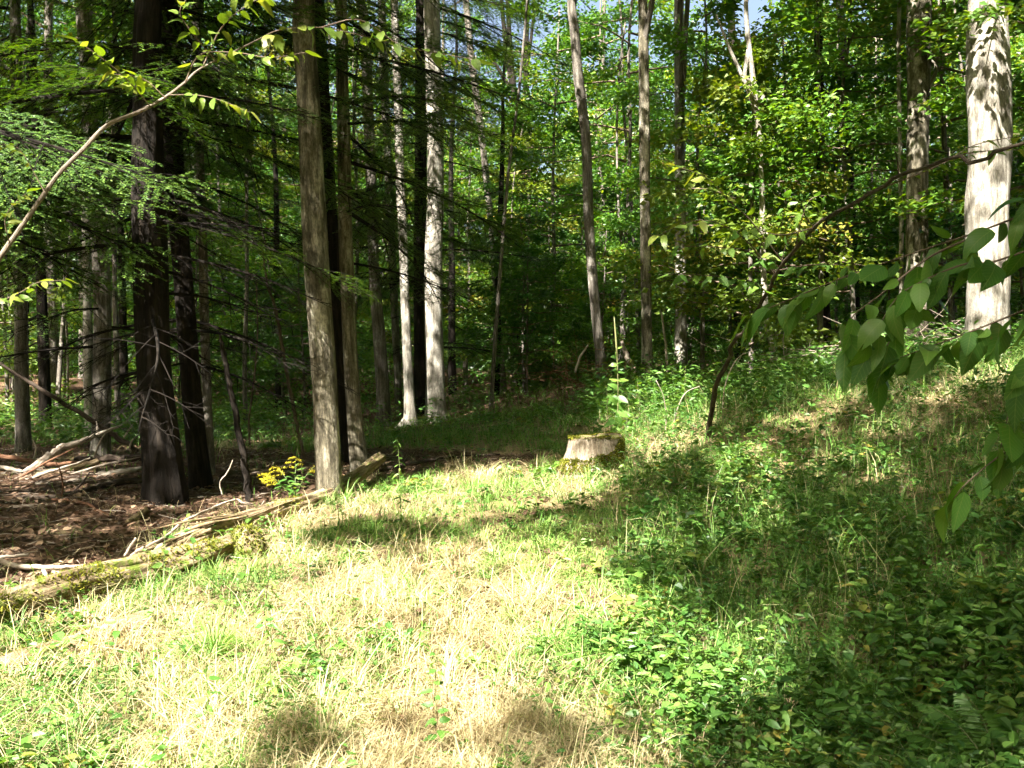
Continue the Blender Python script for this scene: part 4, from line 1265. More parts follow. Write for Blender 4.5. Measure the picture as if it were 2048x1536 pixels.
# heap of dead twigs behind the bank
hc = at(1720, 700, 15.5); hc[2] = float(H(hc[0], hc[1]))
m = MB()
for k in range(230):
    a = np.array([rng.normal(0, .75), rng.normal(0, .5), abs(rng.normal(.16, .16))])
    d = nrm(rng.normal(0, 1, 3) * [1, 1, .45]); ln = rng.uniform(.25, .8)
    tube(m, np.array([a, a + d * ln * .5 + rng.normal(0, .05, 3), a + d * ln]), [.007, .005, .002], 3, cap=False)
o = m.build('twig_heap', M['wood_dead']); o.location = hc
tag(o, 'heap of dead grey twigs at the foot of the dull brown trunk', 'twig heap', None, 'stuff')
hc = at(1900, 690, 15); hc[2] = float(H(hc[0], hc[1]))
m = MB()
for k in range(150):
    a = np.array([rng.normal(0, .6), rng.normal(0, .4), abs(rng.normal(.2, .2))])
    d = nrm(rng.normal(0, 1, 3) * [1, 1, .5]); ln = rng.uniform(.25, .8)
    tube(m, np.array([a, a + d * ln * .5 + rng.normal(0, .05, 3), a + d * ln]), [.007, .005, .002], 3, cap=False)
o = m.build('twig_heap', M['wood_dead']); o.location = hc
tag(o, 'heap of dead twigs beside the thickest white trunk', 'twig heap', None, 'stuff')
hc = at(1165, 745, 17.4); hc[2] = float(H(hc[0], hc[1]))
m = MB()
for k in range(90):
    a = np.array([rng.normal(0, .5), rng.normal(0, .3), abs(rng.normal(.3, .25))])
    d = nrm(rng.normal(0, 1, 3) * [1, 1, .7]); ln = rng.uniform(.25, .8)
    tube(m, np.array([a, a + d * ln * .5 + rng.normal(0, .05, 3), a + d * ln]), [.007, .005, .002], 3, cap=False)
o = m.build('twig_heap', M['wood_red']); o.location = hc
tag(o, 'loose brown dead twigs left of the sun streaked trunk', 'twig heap', None, 'stuff')

# ------------------------------------------------------------------ ground cover
def field(n, D0, D1, pw, margin=.62):
    t = rng.random(n); e = 1 - pw
    D = (D0 ** e + t * (D1 ** e - D0 ** e)) ** (1 / e)
    x = rng.uniform(-1, 1, n) * (margin * D + .4)
    return x, D


def zones(x, y):
    z = H(x, y)
    px, py, d = project(np.stack([x, y, z], -1))
    lt = zone_litter(x, y, z)
    for C in LOGS:                                # little grows where the logs lie
        for c_ in C[::4]:
            lt |= (x - c_[0]) ** 2 + (y - c_[1] + .02) ** 2 < (c_[3] * .9) ** 2
    return z, px, py, lt


# dry and green grass: tussocks with blades radiating from them, and loose blades between
ncl = 9000
hx, hy = field(ncl, 2.9, 14.5, 1.45)
per = rng.integers(8, 46, ncl)
ci = np.repeat(np.arange(ncl), per)
spread = rng.uniform(.02, .075, ncl)[ci]
oa = rng.uniform(0, 6.283, len(ci)); orr = spread * np.sqrt(rng.random(len(ci))) * 1.6
x = hx[ci] + np.cos(oa) * orr; y = hy[ci] + np.sin(oa) * orr
cl_len = rng.uniform(.55, 1.75, ncl)[ci] ** 1.1; cl_green = rng.random(ncl)[ci]; cl_tint = rng.normal(0, .09, ncl)[ci]
lx, ly = field(130000, 2.9, 14.5, 1.45); nlo = len(lx)
x = np.concatenate([x, lx]); y = np.concatenate([y, ly]); oa = np.concatenate([oa, rng.uniform(0, 6.283, nlo)])
cl_len = np.concatenate([cl_len, rng.uniform(.5, 1.1, nlo)]); cl_green = np.concatenate([cl_green, rng.random(nlo)]); cl_tint = np.concatenate([cl_tint, rng.normal(0, .07, nlo)])
loose = np.concatenate([np.zeros(len(ci), bool), np.ones(nlo, bool)])
z, px, py, lt = zones(x, y)
n1 = fbm(x * 1.1, y * 1.1, 51, 4); n2 = fbm(x * 3.1, y * 3.1, 55, 3)
right = np.clip((px - 1180) / 350, 0, 1) * np.clip((py - 760) / 200, 0.25, 1)
limeg = np.exp(-(((px - 1090) / 190) ** 2 + ((py - 1095) / 75) ** 2))
midshade = inpoly(px, py, [(720, 905), (1130, 905), (1240, 780), (900, 800), (700, 850)])
green = np.clip(.42 + .85 * (n1 - .42) * 2.6 + .6 * right + .9 * limeg + .6 * midshade, 0, 1)
keepd = np.where(lt, .02, np.where(loose, np.clip(.25 + 2.2 * (n2 - .42) + .7 * limeg - .1 * right, .03, 1), np.clip(.72 + 1.8 * (n2 - .44) - .3 * right, .1, 1)))
k = rng.random(len(x)) < keepd
x, y, z, green, limeg, n2, oa, cl_len, cl_green, cl_tint, loose = (a_[k] for a_ in (x, y, z, green, limeg, n2, oa, cl_len, cl_green, cl_tint, loose))
n = len(x)
isg = cl_green < green
L = np.where(isg, rng.uniform(.05, .15, n), rng.uniform(.07, .23, n)) * cl_len * np.where(limeg > .4, .8, 1)
az = np.where(loose, fbm(x * 2, y * 2, 61, 2) * 14 + rng.normal(0, 1.0, n), oa + rng.normal(0, .5, n))
lean = np.where(isg, rng.uniform(.3, 1.9, n), rng.uniform(.6, 2.5, n))
tint = np.where(isg, np.clip(rng.normal(.72, .09, n) + cl_tint - .1 * limeg, .53, 1), np.clip(rng.normal(.24, .10, n) + cl_tint, 0, .48))
m = MB()
blades(m, np.stack([x, y, z - .01], 1), np.stack([np.cos(az), np.sin(az), 0 * az], 1), L, np.where(isg, .0038, .0025) * (.75 + y * .085) * rng.uniform(.6, 1.5, n), lean, tint)
tag(m.build('grass', M['grass'], None, False), 'dry straw and short green grass covering the clearing', 'grass', None, 'stuff')
print('grass', n)

# tall grass and weeds on the bank to the right
x, y = field(17000, 4.2, 17, 1.05)
z, px, py, lt = zones(x, y)
k = (px > 1230 + 90 * (vnoise(x * 2, y * 2, 4) - .5)) & (py < 1330) & ~lt & (fbm(x * 1.2, y * 1.2, 111, 3) > .36)
x, y, z = x[k], y[k], z[k]; n = len(x)
az = rng.uniform(0, 6.28, n); m = MB()
blades(m, np.stack([x, y, z - .01], 1), np.stack([np.cos(az), np.sin(az), 0 * az], 1), rng.uniform(.18, .46, n), .0042 * (.7 + y * .06), rng.uniform(.2, 1.3, n), np.where(rng.random(n) < .24, rng.uniform(.1, .5, n), rng.uniform(.6, .95, n)))
tag(m.build('tall_grass', M['grass'], None, False), 'tall wispy green and tan grass on the shaded bank', 'grass', None, 'stuff')
x, y = field(6200, 4.0, 18, .9)
z, px, py, lt = zones(x, y)
k = (px > 1190) & ~lt & (fbm(x * 1.5, y * 1.5, 121, 3) > .40)
x, y, z = x[k], y[k], z[k]; n = len(x)
nl = rng.integers(7, 16, n); idx = np.repeat(np.arange(n), nl); tot = len(idx)
ht = rng.uniform(.14, .40, n) * np.clip(y / 7, .65, 1.15); fr_ = rng.random(tot) ** .7
a = rng.uniform(0, 6.28, tot); lz = rng.normal(0, .28, (n, 2))
P = np.stack([x[idx] + lz[idx, 0] * ht[idx] * fr_, y[idx] + lz[idx, 1] * ht[idx] * fr_, z[idx] + ht[idx] * fr_], 1)
T = np.stack([np.cos(a), np.sin(a), rng.normal(-.1, .35, tot)], 1)
size = rng.uniform(.035, .09, n)[idx] * rng.uniform(.6, 1.1, tot)
m = MB(); leaves6(m, P, T, nrm(rng.normal(0, .4, (tot, 3)) + [0, 0, 1]), size, size * rng.uniform(.22, .6, n)[idx], np.clip(rng.normal(.42, .22, n)[idx] + rng.normal(0, .08, tot), 0, 1))
blades(m, np.stack([x, y, z - .01], 1), np.stack([lz[:, 0], lz[:, 1], np.zeros(n)], 1) + 1e-4, ht * 1.02, .0035, np.linalg.norm(lz, axis=1), .5, 1)
tag(m.build('bank_weeds', [M['herb'], M['stem']], None, False), 'mixed knee high weeds growing over the bank', 'weeds', None, 'stuff')

# grass of the shaded hollow and the wood edge behind
x, y = field(60000, 11.5, 24, 1.2, .6)
z, px, py, lt = zones(x, y)
n2 = fbm(x * 1.3, y * 1.3, 65, 4)
k = (rng.random(len(x)) < np.clip(.25 + 2.0 * (n2 - .36), 0, 1)) & ~(lt & (rng.random(len(x)) < .96)) & ((y < 17) | (rng.random(len(x)) < .5))
x, y, z = x[k], y[k], z[k]; n = len(x)
az = rng.uniform(0, 6.28, n); m = MB()
blades(m, np.stack([x, y, z - .01], 1), np.stack([np.cos(az), np.sin(az), 0 * az], 1), rng.uniform(.10, .30, n), .008, rng.uniform(.4, 1.4, n), np.clip(rng.normal(.8, .12, n), .3, 1))
tag(m.build('shade_grass', M['grass'], None, False), 'soft dark green grass in the shaded hollow behind the stump', 'grass', None, 'stuff')

# broad-leaved low herbs
x, y = field(30000, 2.9, 17, 1.25)
z, px, py, lt = zones(x, y)
n1 = fbm(x * 1.7, y * 1.7, 81, 4)
right = np.clip((px - 1150) / 260, 0, 1)
leftb = inpoly(px, py, [(-400, 1700), (-400, 1420), (300, 1330), (700, 1380), (720, 1700)])
back = (y > 11)
k = rng.random(len(x)) < np.clip(.16 + 2.0 * (n1 - .43) + .45 * right + .42 * leftb + .2 * back, 0, 1) * np.where(lt, .02, 1) * (1 - .75 * np.exp(-(((px - 1090) / 160) ** 2 + ((py - 1095) / 60) ** 2)))
x, y, z, right = x[k], y[k], z[k], right[k]; n = len(x)
ht = rng.uniform(.04, .19, n) * (.9 + .6 * right)
PP = []; TT = []; NN = []; LL = []; tn = []; SP = []; SE = []
nl = rng.integers(4, 8, n)
idx = np.repeat(np.arange(n), nl); tot = len(idx)
fr_ = rng.random(tot) ** .6
leanv = rng.normal(0, .35, (n, 2))
cx = x[idx] + leanv[idx, 0] * ht[idx] * fr_; cyy = y[idx] + leanv[idx, 1] * ht[idx] * fr_; cz = z[idx] + ht[idx] * fr_
a = rng.uniform(0, 6.28, tot)
T = np.stack([np.cos(a), np.sin(a), rng.normal(.05, .3, tot)], 1)
N = nrm(np.stack([rng.normal(0, .35, tot), rng.normal(0, .35, tot), np.ones(tot)], 1))
sp = np.clip((fbm(x * 1.3, y * 1.3, 131, 3) - .28) / .36 + rng.normal(0, .15, n), 0, 1)      # species change from patch to patch
size = (.018 + .05 * sp)[idx] * rng.uniform(.45, 1.3, tot) * (.85 + .03 * y[idx]) * rng.uniform(.7, 1.25, n)[idx]
m = MB()
leaves6(m, np.stack([cx, cyy, cz], 1) + T * .006, T, N, size, size * np.where(rng.random(n) < .25, rng.uniform(.22, .35, n), rng.uniform(.5, .85, n))[idx], np.clip(rng.normal(.40, .24, n)[idx] + .25 * (sp[idx] - .5) + rng.normal(0, .1, tot), 0, 1))
st_p = np.stack([x, y, z - .01], 1)
blades(m, st_p, np.stack([leanv[:, 0], leanv[:, 1], np.zeros(n)], 1) + 1e-4, ht * 1.02, .003, np.linalg.norm(leanv, axis=1), .4, 1)
tag(m.build('ground_cover', [M['herb'], M['stem']], None, False), 'low broad leaved herbs carpeting the slope', 'ground cover', None, 'stuff')
print('herb leaves', tot)

# taller ferny herb layer along the edge of the wood
x, y = field(5200, 12.5, 27, .9, .6)
z, px, py, lt = zones(x, y)
k = (fbm(x * .8, y * .8, 91, 3) > np.where(px > 1150, .36, .42)) & ~lt & ~((px > 700) & (px < 1170) & (y < 20) & (rng.random(len(x)) < .85))
x, y, z = x[k], y[k], z[k]; n = len(x)
nl = rng.integers(10, 20, n); idx = np.repeat(np.arange(n), nl); tot = len(idx)
ht = rng.uniform(.15, .6, n); fr_ = rng.random(tot) ** .7
P = np.stack([x[idx] + rng.normal(0, .13, tot), y[idx] + rng.normal(0, .13, tot), z[idx] + ht[idx] * fr_], 1)
a = rng.uniform(0, 6.28, tot)
T = np.stack([np.cos(a), np.sin(a), rng.normal(-.05, .35, tot)], 1)
m = MB(); leaves2(m, P, T, nrm(rng.normal(0, .5, (tot, 3)) + [0, 0, 1]), rng.uniform(.07, .14, tot), rng.uniform(.035, .06, tot), np.clip(rng.normal(.4, .2, n)[idx], 0, .9))
tag(m.build('undergrowth', M['herb'], None, False), 'knee high leafy undergrowth along the edge of the wood', 'undergrowth', None, 'stuff')

# leaf litter and small twigs
x, y = field(52000, 3, 22, .9)
z, px, py, lt = zones(x, y)
k = rng.random(len(x)) < np.where(lt, 1.0, np.where(y > 14, .6, .16))
x, y, z = x[k], y[k], z[k]; n = len(x)
a = rng.uniform(0, 6.28, n)
T = np.stack([np.cos(a), np.sin(a), rng.normal(0, .2, n)], 1); N = nrm(rng.normal(0, .38, (n, 3)) + [0, 0, 1])
m = MB(); L = rng.uniform(.03, .085, n)
leaves6(m, np.stack([x, y, z + rng.uniform(0, .025, n)], 1), T, N, L, L * rng.uniform(.35, .7, n), np.clip(rng.normal(.42, .22, n), 0, 1), fold=.25, droop=-.15)
tag(m.build('leaf_litter', M['litter'], None, False), 'brown fallen leaves under the hemlocks', 'leaf litter', None, 'stuff')
x, y = field(4200, 3.5, 15, .8)
z, px, py, lt = zones(x, y)
k = lt | (rng.random(len(x)) < .06)
m = MB()
for X_, Y_, Z_ in zip(x[k], y[k], z[k]):
    a = rng.uniform(0, 6.28); ln = rng.uniform(.06, .32); d = np.array([math.cos(a), math.sin(a), rng.normal(0, .12)])
    p0 = np.array([X_, Y_, Z_ + .012])
    tube(m, np.array([p0, p0 + d * ln * .5 + rng.normal(0, .012, 3), p0 + d * ln]), [.0042, .0034, .0018], 3, cap=False, seed=int(rng.integers(9)))
tag(m.build('twig_litter', M['wood_dead']), 'small dead twigs scattered over the brown litter', 'twigs', None, 'stuff')

# ------------------------------------------------------------------ near foliage: every leaf its own piece
def make_leaf(seed, wide=.5, curl=.18):
    r = np.random.default_rng(seed)
    t = np.array([0, .1, .26, .45, .64, .82, .93, 1.0])
    w = wide * np.array([.03, .30, .46, .50, .42, .24, .11, .0]) * r.uniform(.95, 1.08, 8)
    zc = -curl * t ** 2 + .05 * np.sin(t * 5 + seed)
    mid = np.stack([t, 0 * t, zc], 1)
    lf = np.stack([t - .02, w, zc + .10 * w / wide + .015 * np.sin(t * 9 + seed)], 1)[1:-1]
    rt = np.stack([t - .02, -w, zc + .12 * w / wide + .015 * np.cos(t * 8 + seed)], 1)[1:-1]
    V = np.vstack([mid, lf, rt])
    q = []; tr = []
    for k in range(1, 6):
        q += [(k, k + 1, 8 + k, 8 + k - 1), (k + 1, k, 14 + k - 1, 14 + k)]
    tr += [(0, 1, 8), (1, 0, 14), (6, 7, 13), (7, 6, 19)]
    m = MB(); m.add(V, [np.array(q), np.array(tr)], .5)
    return m


LEAFM = {}
for mk in ('leaf_dark', 'near_yellow', 'near_light', 'herb'):
    LEAFM[mk] = []
    for s, wd, cu in ((1, .46, .15), (2, .54, .28), (3, .5, -.06), (4, .38, .42), (5, .58, .2), (6, .44, .55)):
        mm = make_leaf(s, wd, cu)
        for tv in (.2, .5, .75):
            mm.tint = [np.full(len(mm.v[0]), tv)]
            LEAFM[mk].append(mm.mesh('leaf', M[mk]))


def put_leaf(parent, P, T, N, L, mk, base):
    T = nrm(T); B = nrm(np.cross(N, T)); N = np.cross(T, B)
    o = link('leaf', random.choice(LEAFM[mk]), parent)
    mt = Matrix(((T[0], B[0], N[0], P[0] - base[0]), (T[1], B[1], N[1], P[1] - base[1]), (T[2], B[2], N[2], P[2] - base[2]), (0, 0, 0, 1)))
    o.matrix_local = mt @ Matrix.Scale(L, 4)
    return o


def spray(parent, base, pts, D, w, n, L, mk, droop=.5, bark='bark_twig', side_spread=.9, rough=.42, name='twig', start=.12):
    """a twig through photo points carrying n leaves, alternate on both sides"""
    P = at([p[0] for p in pts], [p[1] for p in pts], np.broadcast_to(np.asarray(D, float), (len(pts),)))
    C = catmull(P, 6)
    m = MB(); tube(m, C - base, np.linspace(w, w * .35, len(C)), 5, cap=False); parent = m.build(name, M[bark], parent)
    n = int(n * 1.45); L = L * 1.15
    s = np.linspace(0, 1, len(C)); T = nrm(np.gradient(C, axis=0))
    for k in range(n):
        f = start + (1 - start) * (k + .5 * random.random()) / n
        p_ = np.array([np.interp(f, s, C[:, c]) for c in range(3)]); tt = nrm(np.array([np.interp(f, s, T[:, c]) for c in range(3)]))
        lat = nrm(np.cross(tt, [0, 0, 1.0])) * (1 if k % 2 else -1)
        d = nrm(tt * random.uniform(.1, .95) + rng.normal(0, rough * .5, 3) + lat * side_spread * random.uniform(.7, 1.1) + np.array([0, 0, -droop * random.uniform(.4, 1.3)]))
        nrmv = nrm(np.array([0, -.25, 1.0]) + rng.normal(0, rough, 3) - d * .1)
        put_leaf(parent, p_ + d * .012, d, nrmv, L * random.uniform(.45, 1.15), mk, base)
    p_ = C[-1]; put_leaf(parent, p_, nrm(T[-1] + np.array([0, 0, -droop * .6])), np.array([0, 0, 1.0]) + rng.normal(0, .2, 3), L, mk, base)


# the arching sapling on the slope
stem = [(1415, 872, 10.5), (1428, 790, 9.9), (1455, 720, 9.3), (1490, 660, 8.6), (1520, 605, 7.9), (1575, 520, 7.0), (1635, 452, 6.2), (1700, 410, 5.5),
        (1790, 365, 4.9), (1880, 332, 4.4), (1960, 312, 4.1), (2070, 280, 3.8)]
P = np.array([at(*p_) for p_ in stem]); base = P[0].copy(); base[2] = float(H(base[0], base[1])); P[0, 2] = base[2] - .05
S1 = thing('arching_sapling', base, 'dark bent sapling arching from the slope over to the right edge', 'sapling')
C = catmull(np.hstack([P, np.array([.030, .026, .021, .018, .016, .0145, .013, .0115, .010, .009, .0085, .007])[:, None]]), 7)
C[4:-2, :3] += np.repeat(rng.normal(0, .010, (len(C) // 4 + 1, 3)), 4, 0)[:len(C) - 6]
m = MB(); tube(m, C[:, :3] - base, C[:, 3], 9, .16, seed=3, flare=(3, .6, .1)); m.build('stem', M['bark_sapling'], S1)
for i_, dx, dz in ((12, -.10, .16), (20, .12, .2), (27, -.14, .14), (34, .05, .2), (41, -.1, .16), (50, .1, -.08), (57, -.04, .12)):
    a_ = C[i_, :3]; e_ = a_ + np.array([dx, rng.normal(0, .06), dz])
    m = MB(); tube(m, catmull(np.array([a_, (a_ + e_) / 2 + rng.normal(0, .015, 3), e_]), 4) - base, np.linspace(.005, .0015, 9), 5); m.build('side_shoot', M['bark_sapling'], S1)
spray(S1, base, [(1535, 585), (1500, 562), (1430, 552), (1335, 548)], [7.6, 7.0, 6.6, 6.3], .006, 13, .105, 'near_light', .75)
spray(S1, base, [(1555, 548), (1500, 505), (1440, 495), (1362, 492)], [7.3, 6.9, 6.6, 6.4], .006, 12, .10, 'near_light', .6)
spray(S1, base, [(1550, 550), (1480, 470), (1400, 440), (1318, 470)], [7.3, 6.8, 6.4, 6.2], .006, 12, .10, 'near_yellow', .3)
spray(S1, base, [(1570, 530), (1500, 440), (1455, 400), (1420, 360), (1350, 330)], [7.1, 6.8, 6.5, 6.4, 6.3], .006, 16, .10, 'near_yellow', .15)
spray(S1, base, [(1545, 575), (1555, 500), (1568, 430), (1574, 395)], [7.5, 7.2, 7.0, 6.9], .004, 7, .085, 'near_light', .4)
spray(S1, base, [(1590, 500), (1600, 450), (1620, 400), (1660, 390)], [6.8, 6.6, 6.5, 6.4], .005, 9, .09, 'near_light', .5)
spray(S1, base, [(1560, 540), (1620, 530), (1680, 530), (1720, 545)], [7.1, 6.6, 6.2, 6.0], .005, 11, .085, 'near_light', .8)
spray(S1, base, [(1630, 455), (1560, 470), (1500, 455), (1460, 470)], [6.3, 6.2, 6.1, 6.0], .005, 10, .085, 'near_light', .5)
spray(S1, base, [(1850, 340), (1920, 310), (2000, 300), (2060, 300)], [4.6, 4.4, 4.2, 4.1], .004, 9, .06, 'near_yellow', .3)
spray(S1, base, [(1780, 370), (1880, 330), (1950, 290), (2050, 270)], [4.9, 4.8, 4.7, 4.6], .004, 8, .06, 'near_yellow', .2)

# the near sapling outside the right edge whose dark leaves hang into view
base = np.array([2.05, 2.6, float(H(2.05, 2.6))])
NB = thing('near_sapling', base, 'large dark green leaves hanging into view at the right edge', 'sapling')
C = catmull(np.array([(0, 0, -.05, .022), (.03, .02, .8, .019), (0, .05, 1.5, .016), (-.08, .1, 2.4, .009)]), 7)
m = MB(); tube(m, C[:, :3], C[:, 3], 8, .1); m.build('stem', M['bark_twig'], NB)
for pts, D, n_, L_ in (
        ([(2420, 250), (2150, 385), (1980, 455), (1860, 495), (1700, 550), (1600, 590), (1500, 632)], [2.6, 2.7, 2.8, 2.9, 3.0, 3.05, 3.1], 26, .125),
        ([(2420, 250), (2150, 450), (2000, 520), (1930, 528), (1850, 560), (1790, 600), (1740, 690)], [2.6, 2.6, 2.65, 2.65, 2.7, 2.7, 2.75], 20, .135),
        ([(2450, 450), (2200, 560), (2050, 620), (1950, 660), (1870, 690), (1800, 715)], [2.5, 2.5, 2.55, 2.6, 2.65, 2.7], 18, .135),
        ([(2450, 450), (2250, 620), (2120, 680), (2060, 730), (2020, 820), (2000, 900)], [2.4, 2.4, 2.4, 2.45, 2.5, 2.5], 16, .13),
        ([(2450, 650), (2250, 820), (2120, 870), (2020, 900), (1940, 960), (1905, 1000)], [2.4, 2.4, 2.45, 2.5, 2.5, 2.55], 14, .125),
        ([(2420, 250), (2250, 380), (2130, 400), (2050, 395)], [2.6, 2.65, 2.7, 2.75], 7, .115),
        ([(1930, 480), (1850, 520), (1760, 590), (1700, 640), (1690, 700)], [2.85, 2.85, 2.85, 2.85, 2.85], 9, .13),
        ([(1860, 560), (1830, 620), (1780, 680), (1760, 740)], [2.7, 2.75, 2.8, 2.8], 7, .135)):
    spray(NB, base, pts, D, .004, int(n_ * .8), L_ * .86, 'leaf_dark', .9, start=.2, rough=.75)

# the pale bent sapling at the left
stem = [(-420, 1230, 4.5), (-230, 900, 4.55), (-110, 690, 4.6), (0, 515, 4.6), (35, 465, 4.6), (80, 400, 4.62), (120, 345, 4.65), (165, 300, 4.68), (215, 250, 4.7), (275, 225, 4.75),
        (330, 195, 4.8), (370, 165, 4.8), (405, 135, 4.85), (515, 80, 4.9)]
P = np.array([at(*p_) for p_ in stem]); base = P[0].copy(); base[2] = float(H(base[0], base[1])); P[0, 2] = base[2] - .05
LB = thing('bent_sapling', base, 'pale bent sapling stem arching up from the left edge', 'sapling')
C = catmull(np.hstack([P, np.interp(np.arange(14), [0, 3, 9, 13], [.017, .0125, .0095, .004])[:, None]]), 7)
m = MB(); tube(m, C[:, :3] - base, C[:, 3], 9, .07, seed=5); m.build('stem', M['bark_branch'], LB)
spray(LB, base, [(300, 212), (260, 165), (215, 125), (155, 82)], [4.7, 4.6, 4.5, 4.45], .004, 15, .072, 'near_yellow', .25)
spray(LB, base, [(330, 195), (290, 160), (240, 150), (190, 150)], [4.75, 4.7, 4.65, 4.6], .004, 12, .07, 'near_yellow', .3)
spray(LB, base, [(340, 190), (390, 190), (440, 200), (500, 225)], [4.7, 4.65, 4.6, 4.6], .003, 10, .065, 'near_yellow', .4)
spray(LB, base, [(370, 165), (400, 110), (470, 105), (540, 115), (610, 105)], [4.75, 4.7, 4.65, 4.6, 4.6], .004, 16, .075, 'near_yellow', .35)
spray(LB, base, [(405, 135), (440, 60), (480, 20), (530, -10)], [4.8, 4.75, 4.7, 4.7], .004, 12, .085, 'near_yellow', .3)
spray(LB, base, [(515, 80), (560, 60), (640, 55), (720, 70), (780, 85)], [4.9, 4.85, 4.8, 4.8, 4.8], .004, 17, .085, 'near_yellow', .3)
spray(LB, base, [(640, 55), (720, 40), (800, 90), (870, 105), (955, 120)], [4.8, 4.8, 4.8, 4.8, 4.8], .004, 13, .08, 'near_yellow', .4)
spray(LB, base, [(430, 120), (380, 60), (360, 20), (390, -20)], [4.8, 4.75, 4.7, 4.7], .004, 10, .075, 'near_yellow', .3)
spray(LB, base, [(20, 490), (10, 440), (30, 405), (55, 385)], [4.55, 4.5, 4.5, 4.5], .003, 9, .06, 'near_yellow', .3)
spray(LB, base, [(-60, 600), (0, 600), (40, 585), (75, 565), (130, 560)], [4.5, 4.4, 4.35, 4.35, 4.35], .003, 12, .06, 'near_yellow', .3)
spray(LB, base, [(90, 385), (40, 300), (0, 290), (-30, 300)], [4.55, 4.5, 4.45, 4.4], .003, 9, .055, 'near_yellow', .4)

# ------------------------------------------------------------------ plants one can pick out
def herb_plant(px, py, ht, nl, L, mk, label, name='herb_plant', pair=True, lean=None, droop=.25, D=None, narrow=None, group=None):
    b = gp(px, py)[0] if D is None else at(px, py, D)
    b[2] = float(H(b[0], b[1]))
    o = thing(name, b, label, 'plant', group)
    ht *= 1.55; L *= 1.15
    ln = np.array(lean if lean is not None else rng.normal(0, .18, 2))
    t = np.linspace(0, 1, 7)
    C = np.stack([ln[0] * ht * t ** 1.6, ln[1] * ht * t ** 1.6, ht * t - .01], 1) + rng.normal(0, .004, (7, 3))
    m = MB(); tube(m, C, np.linspace(.0032, .0014, 7), 5, cap=False, tint=random.random()); m.build('stem', M['stem'], o)
    for k in range(nl):
        f = .28 + .72 * (k + .5) / nl
        p_ = np.array([np.interp(f, t, C[:, c]) for c in range(3)])
        a = k * (math.pi + .2 if pair else 2.4) + (k // 2) * 1.3 + random.uniform(-.3, .3)
        d = np.array([math.cos(a), math.sin(a), random.uniform(-.35, .35) - droop * .3])
        q = put_leaf(o, p_ + nrm(d) * .008 + b, d, np.array([0, -.35, 1.0]) + rng.normal(0, .32, 3), L * random.uniform(.65, 1.1) * (1.05 - .35 * f), mk, b)
        if narrow:
            q.scale[1] *= narrow
    return o


for px, py, ht, nl, L, lab in [
        (1075, 1440, .22, 9, .055, 'round leaved sprig standing against the brightest straw'), (985, 1425, .16, 8, .05, 'dark leaved sprig left of the brightest straw'),
        (870, 1470, .24, 13, .06, 'broad sprig with stacked leaves low in the middle foreground'), (700, 1440, .18, 6, .05, 'small sprig of round leaves on the sunny straw'),
        (880, 1540, .15, 10, .06, 'low pale leaved plant at the bottom middle'), (1290, 1500, .17, 10, .06, 'plant at the border of sun and shade near the bottom'),
        (1390, 1530, .20, 12, .065, 'bushy plant at the bottom right of middle'), (1450, 1440, .16, 9, .055, 'plant with pale oval leaves at the shade edge'),
        (1500, 1540, .18, 9, .075, 'large leaved plant at the bottom edge in shade'), (1600, 1530, .16, 7, .08, 'dark broad leaved plant at the bottom edge'),
        (1250, 1440, .13, 7, .055, 'small two leaved sprout beside dry straw'), (1340, 1330, .15, 10, .05, 'lit oval leaved plant on the slope edge'),
        (1400, 1280, .18, 10, .05, 'sunlit leafy plant just inside the shade boundary'), (1560, 1400, .2, 9, .055, 'plant in half shade with paired leaves'),
        (1680, 1480, .17, 5, .075, 'plant with two heart shaped leaves beside the fern'), (1800, 1420, .2, 9, .06, 'plant with pale flat rosette in deep shade'),
        (1740, 1330, .22, 10, .05, 'tall leafy stem in the dark lower right'), (1870, 1350, .2, 8, .05, 'bright sprig in the dark lower right'),
        (1620, 1250, .2, 10, .05, 'leafy plant in the middle of the shady slope'), (1500, 1210, .18, 10, .048, 'leafy plant near the lit slope edge'),
        (1930, 1500, .18, 9, .07, 'yellowing plant among the fern fronds'), (1420, 1100, .2, 10, .05, 'leafy plant below the grey stick'),
        (1330, 1080, .2, 11, .05, 'leafy plant left of the grey stick'), (1110, 1080, .15, 8, .05, 'small plant in the lime green grass'),
        (330, 1180, .26, 7, .075, 'tall sprig with bright round leaves before the rotten log'), (390, 1160, .30, 7, .08, 'tall thin sprig with two big pale leaves before the rotten log'),
        (480, 1210, .14, 7, .075, 'lime green broad leaved plant below the root lump'), (300, 1165, .16, 9, .06, 'bright leafy plant on the mossy log end'),
        (440, 1250, .13, 8, .05, 'yellow green leafy plant in front of the decayed log'), (540, 1330, .2, 9, .06, 'leafy weed right of the big grass tuft'),
        (180, 1290, .16, 5, .07, 'pale leaved weed behind the decayed log'), (230, 1330, .16, 5, .08, 'weed with big sunlit leaves in front of the decayed log'),
        (120, 1480, .15, 10, .05, 'leafy weed in the bright bottom left corner'), (250, 1500, .18, 11, .055, 'weed with long leaves near the bottom left'),
        (420, 1480, .2, 11, .06, 'leafy weed in the lower left middle'), (1250, 960, .22, 6, .07, 'single sprout with three leaves right of the stump')]:
    herb_plant(px, py, ht, nl, L, 'herb', lab)
for px, py, ht, lab in [(680, 1095, .30, 'upright weed with drooping narrow leaves on the straw bank'), (800, 1075, .26, 'second narrow leaved weed on the straw bank'),
                        (800, 985, .36, 'tall narrow leaved weed right of the rotten log end'), (610, 1005, .50, 'tall narrow leaved weed between goldenrod and mottled trunk'),
                        (530, 1290, .26, 'narrow leaved weed beside the big grass tuft'), (545, 1440, .30, 'tall narrow leaved weed in the lower left'), (1090, 905, .34, 'narrow leaved bushy weed left of the stump')]:
    herb_plant(px, py, ht, 13, .085, 'herb', lab, 'narrow_leaved_weed', narrow=.45, droop=1.2)
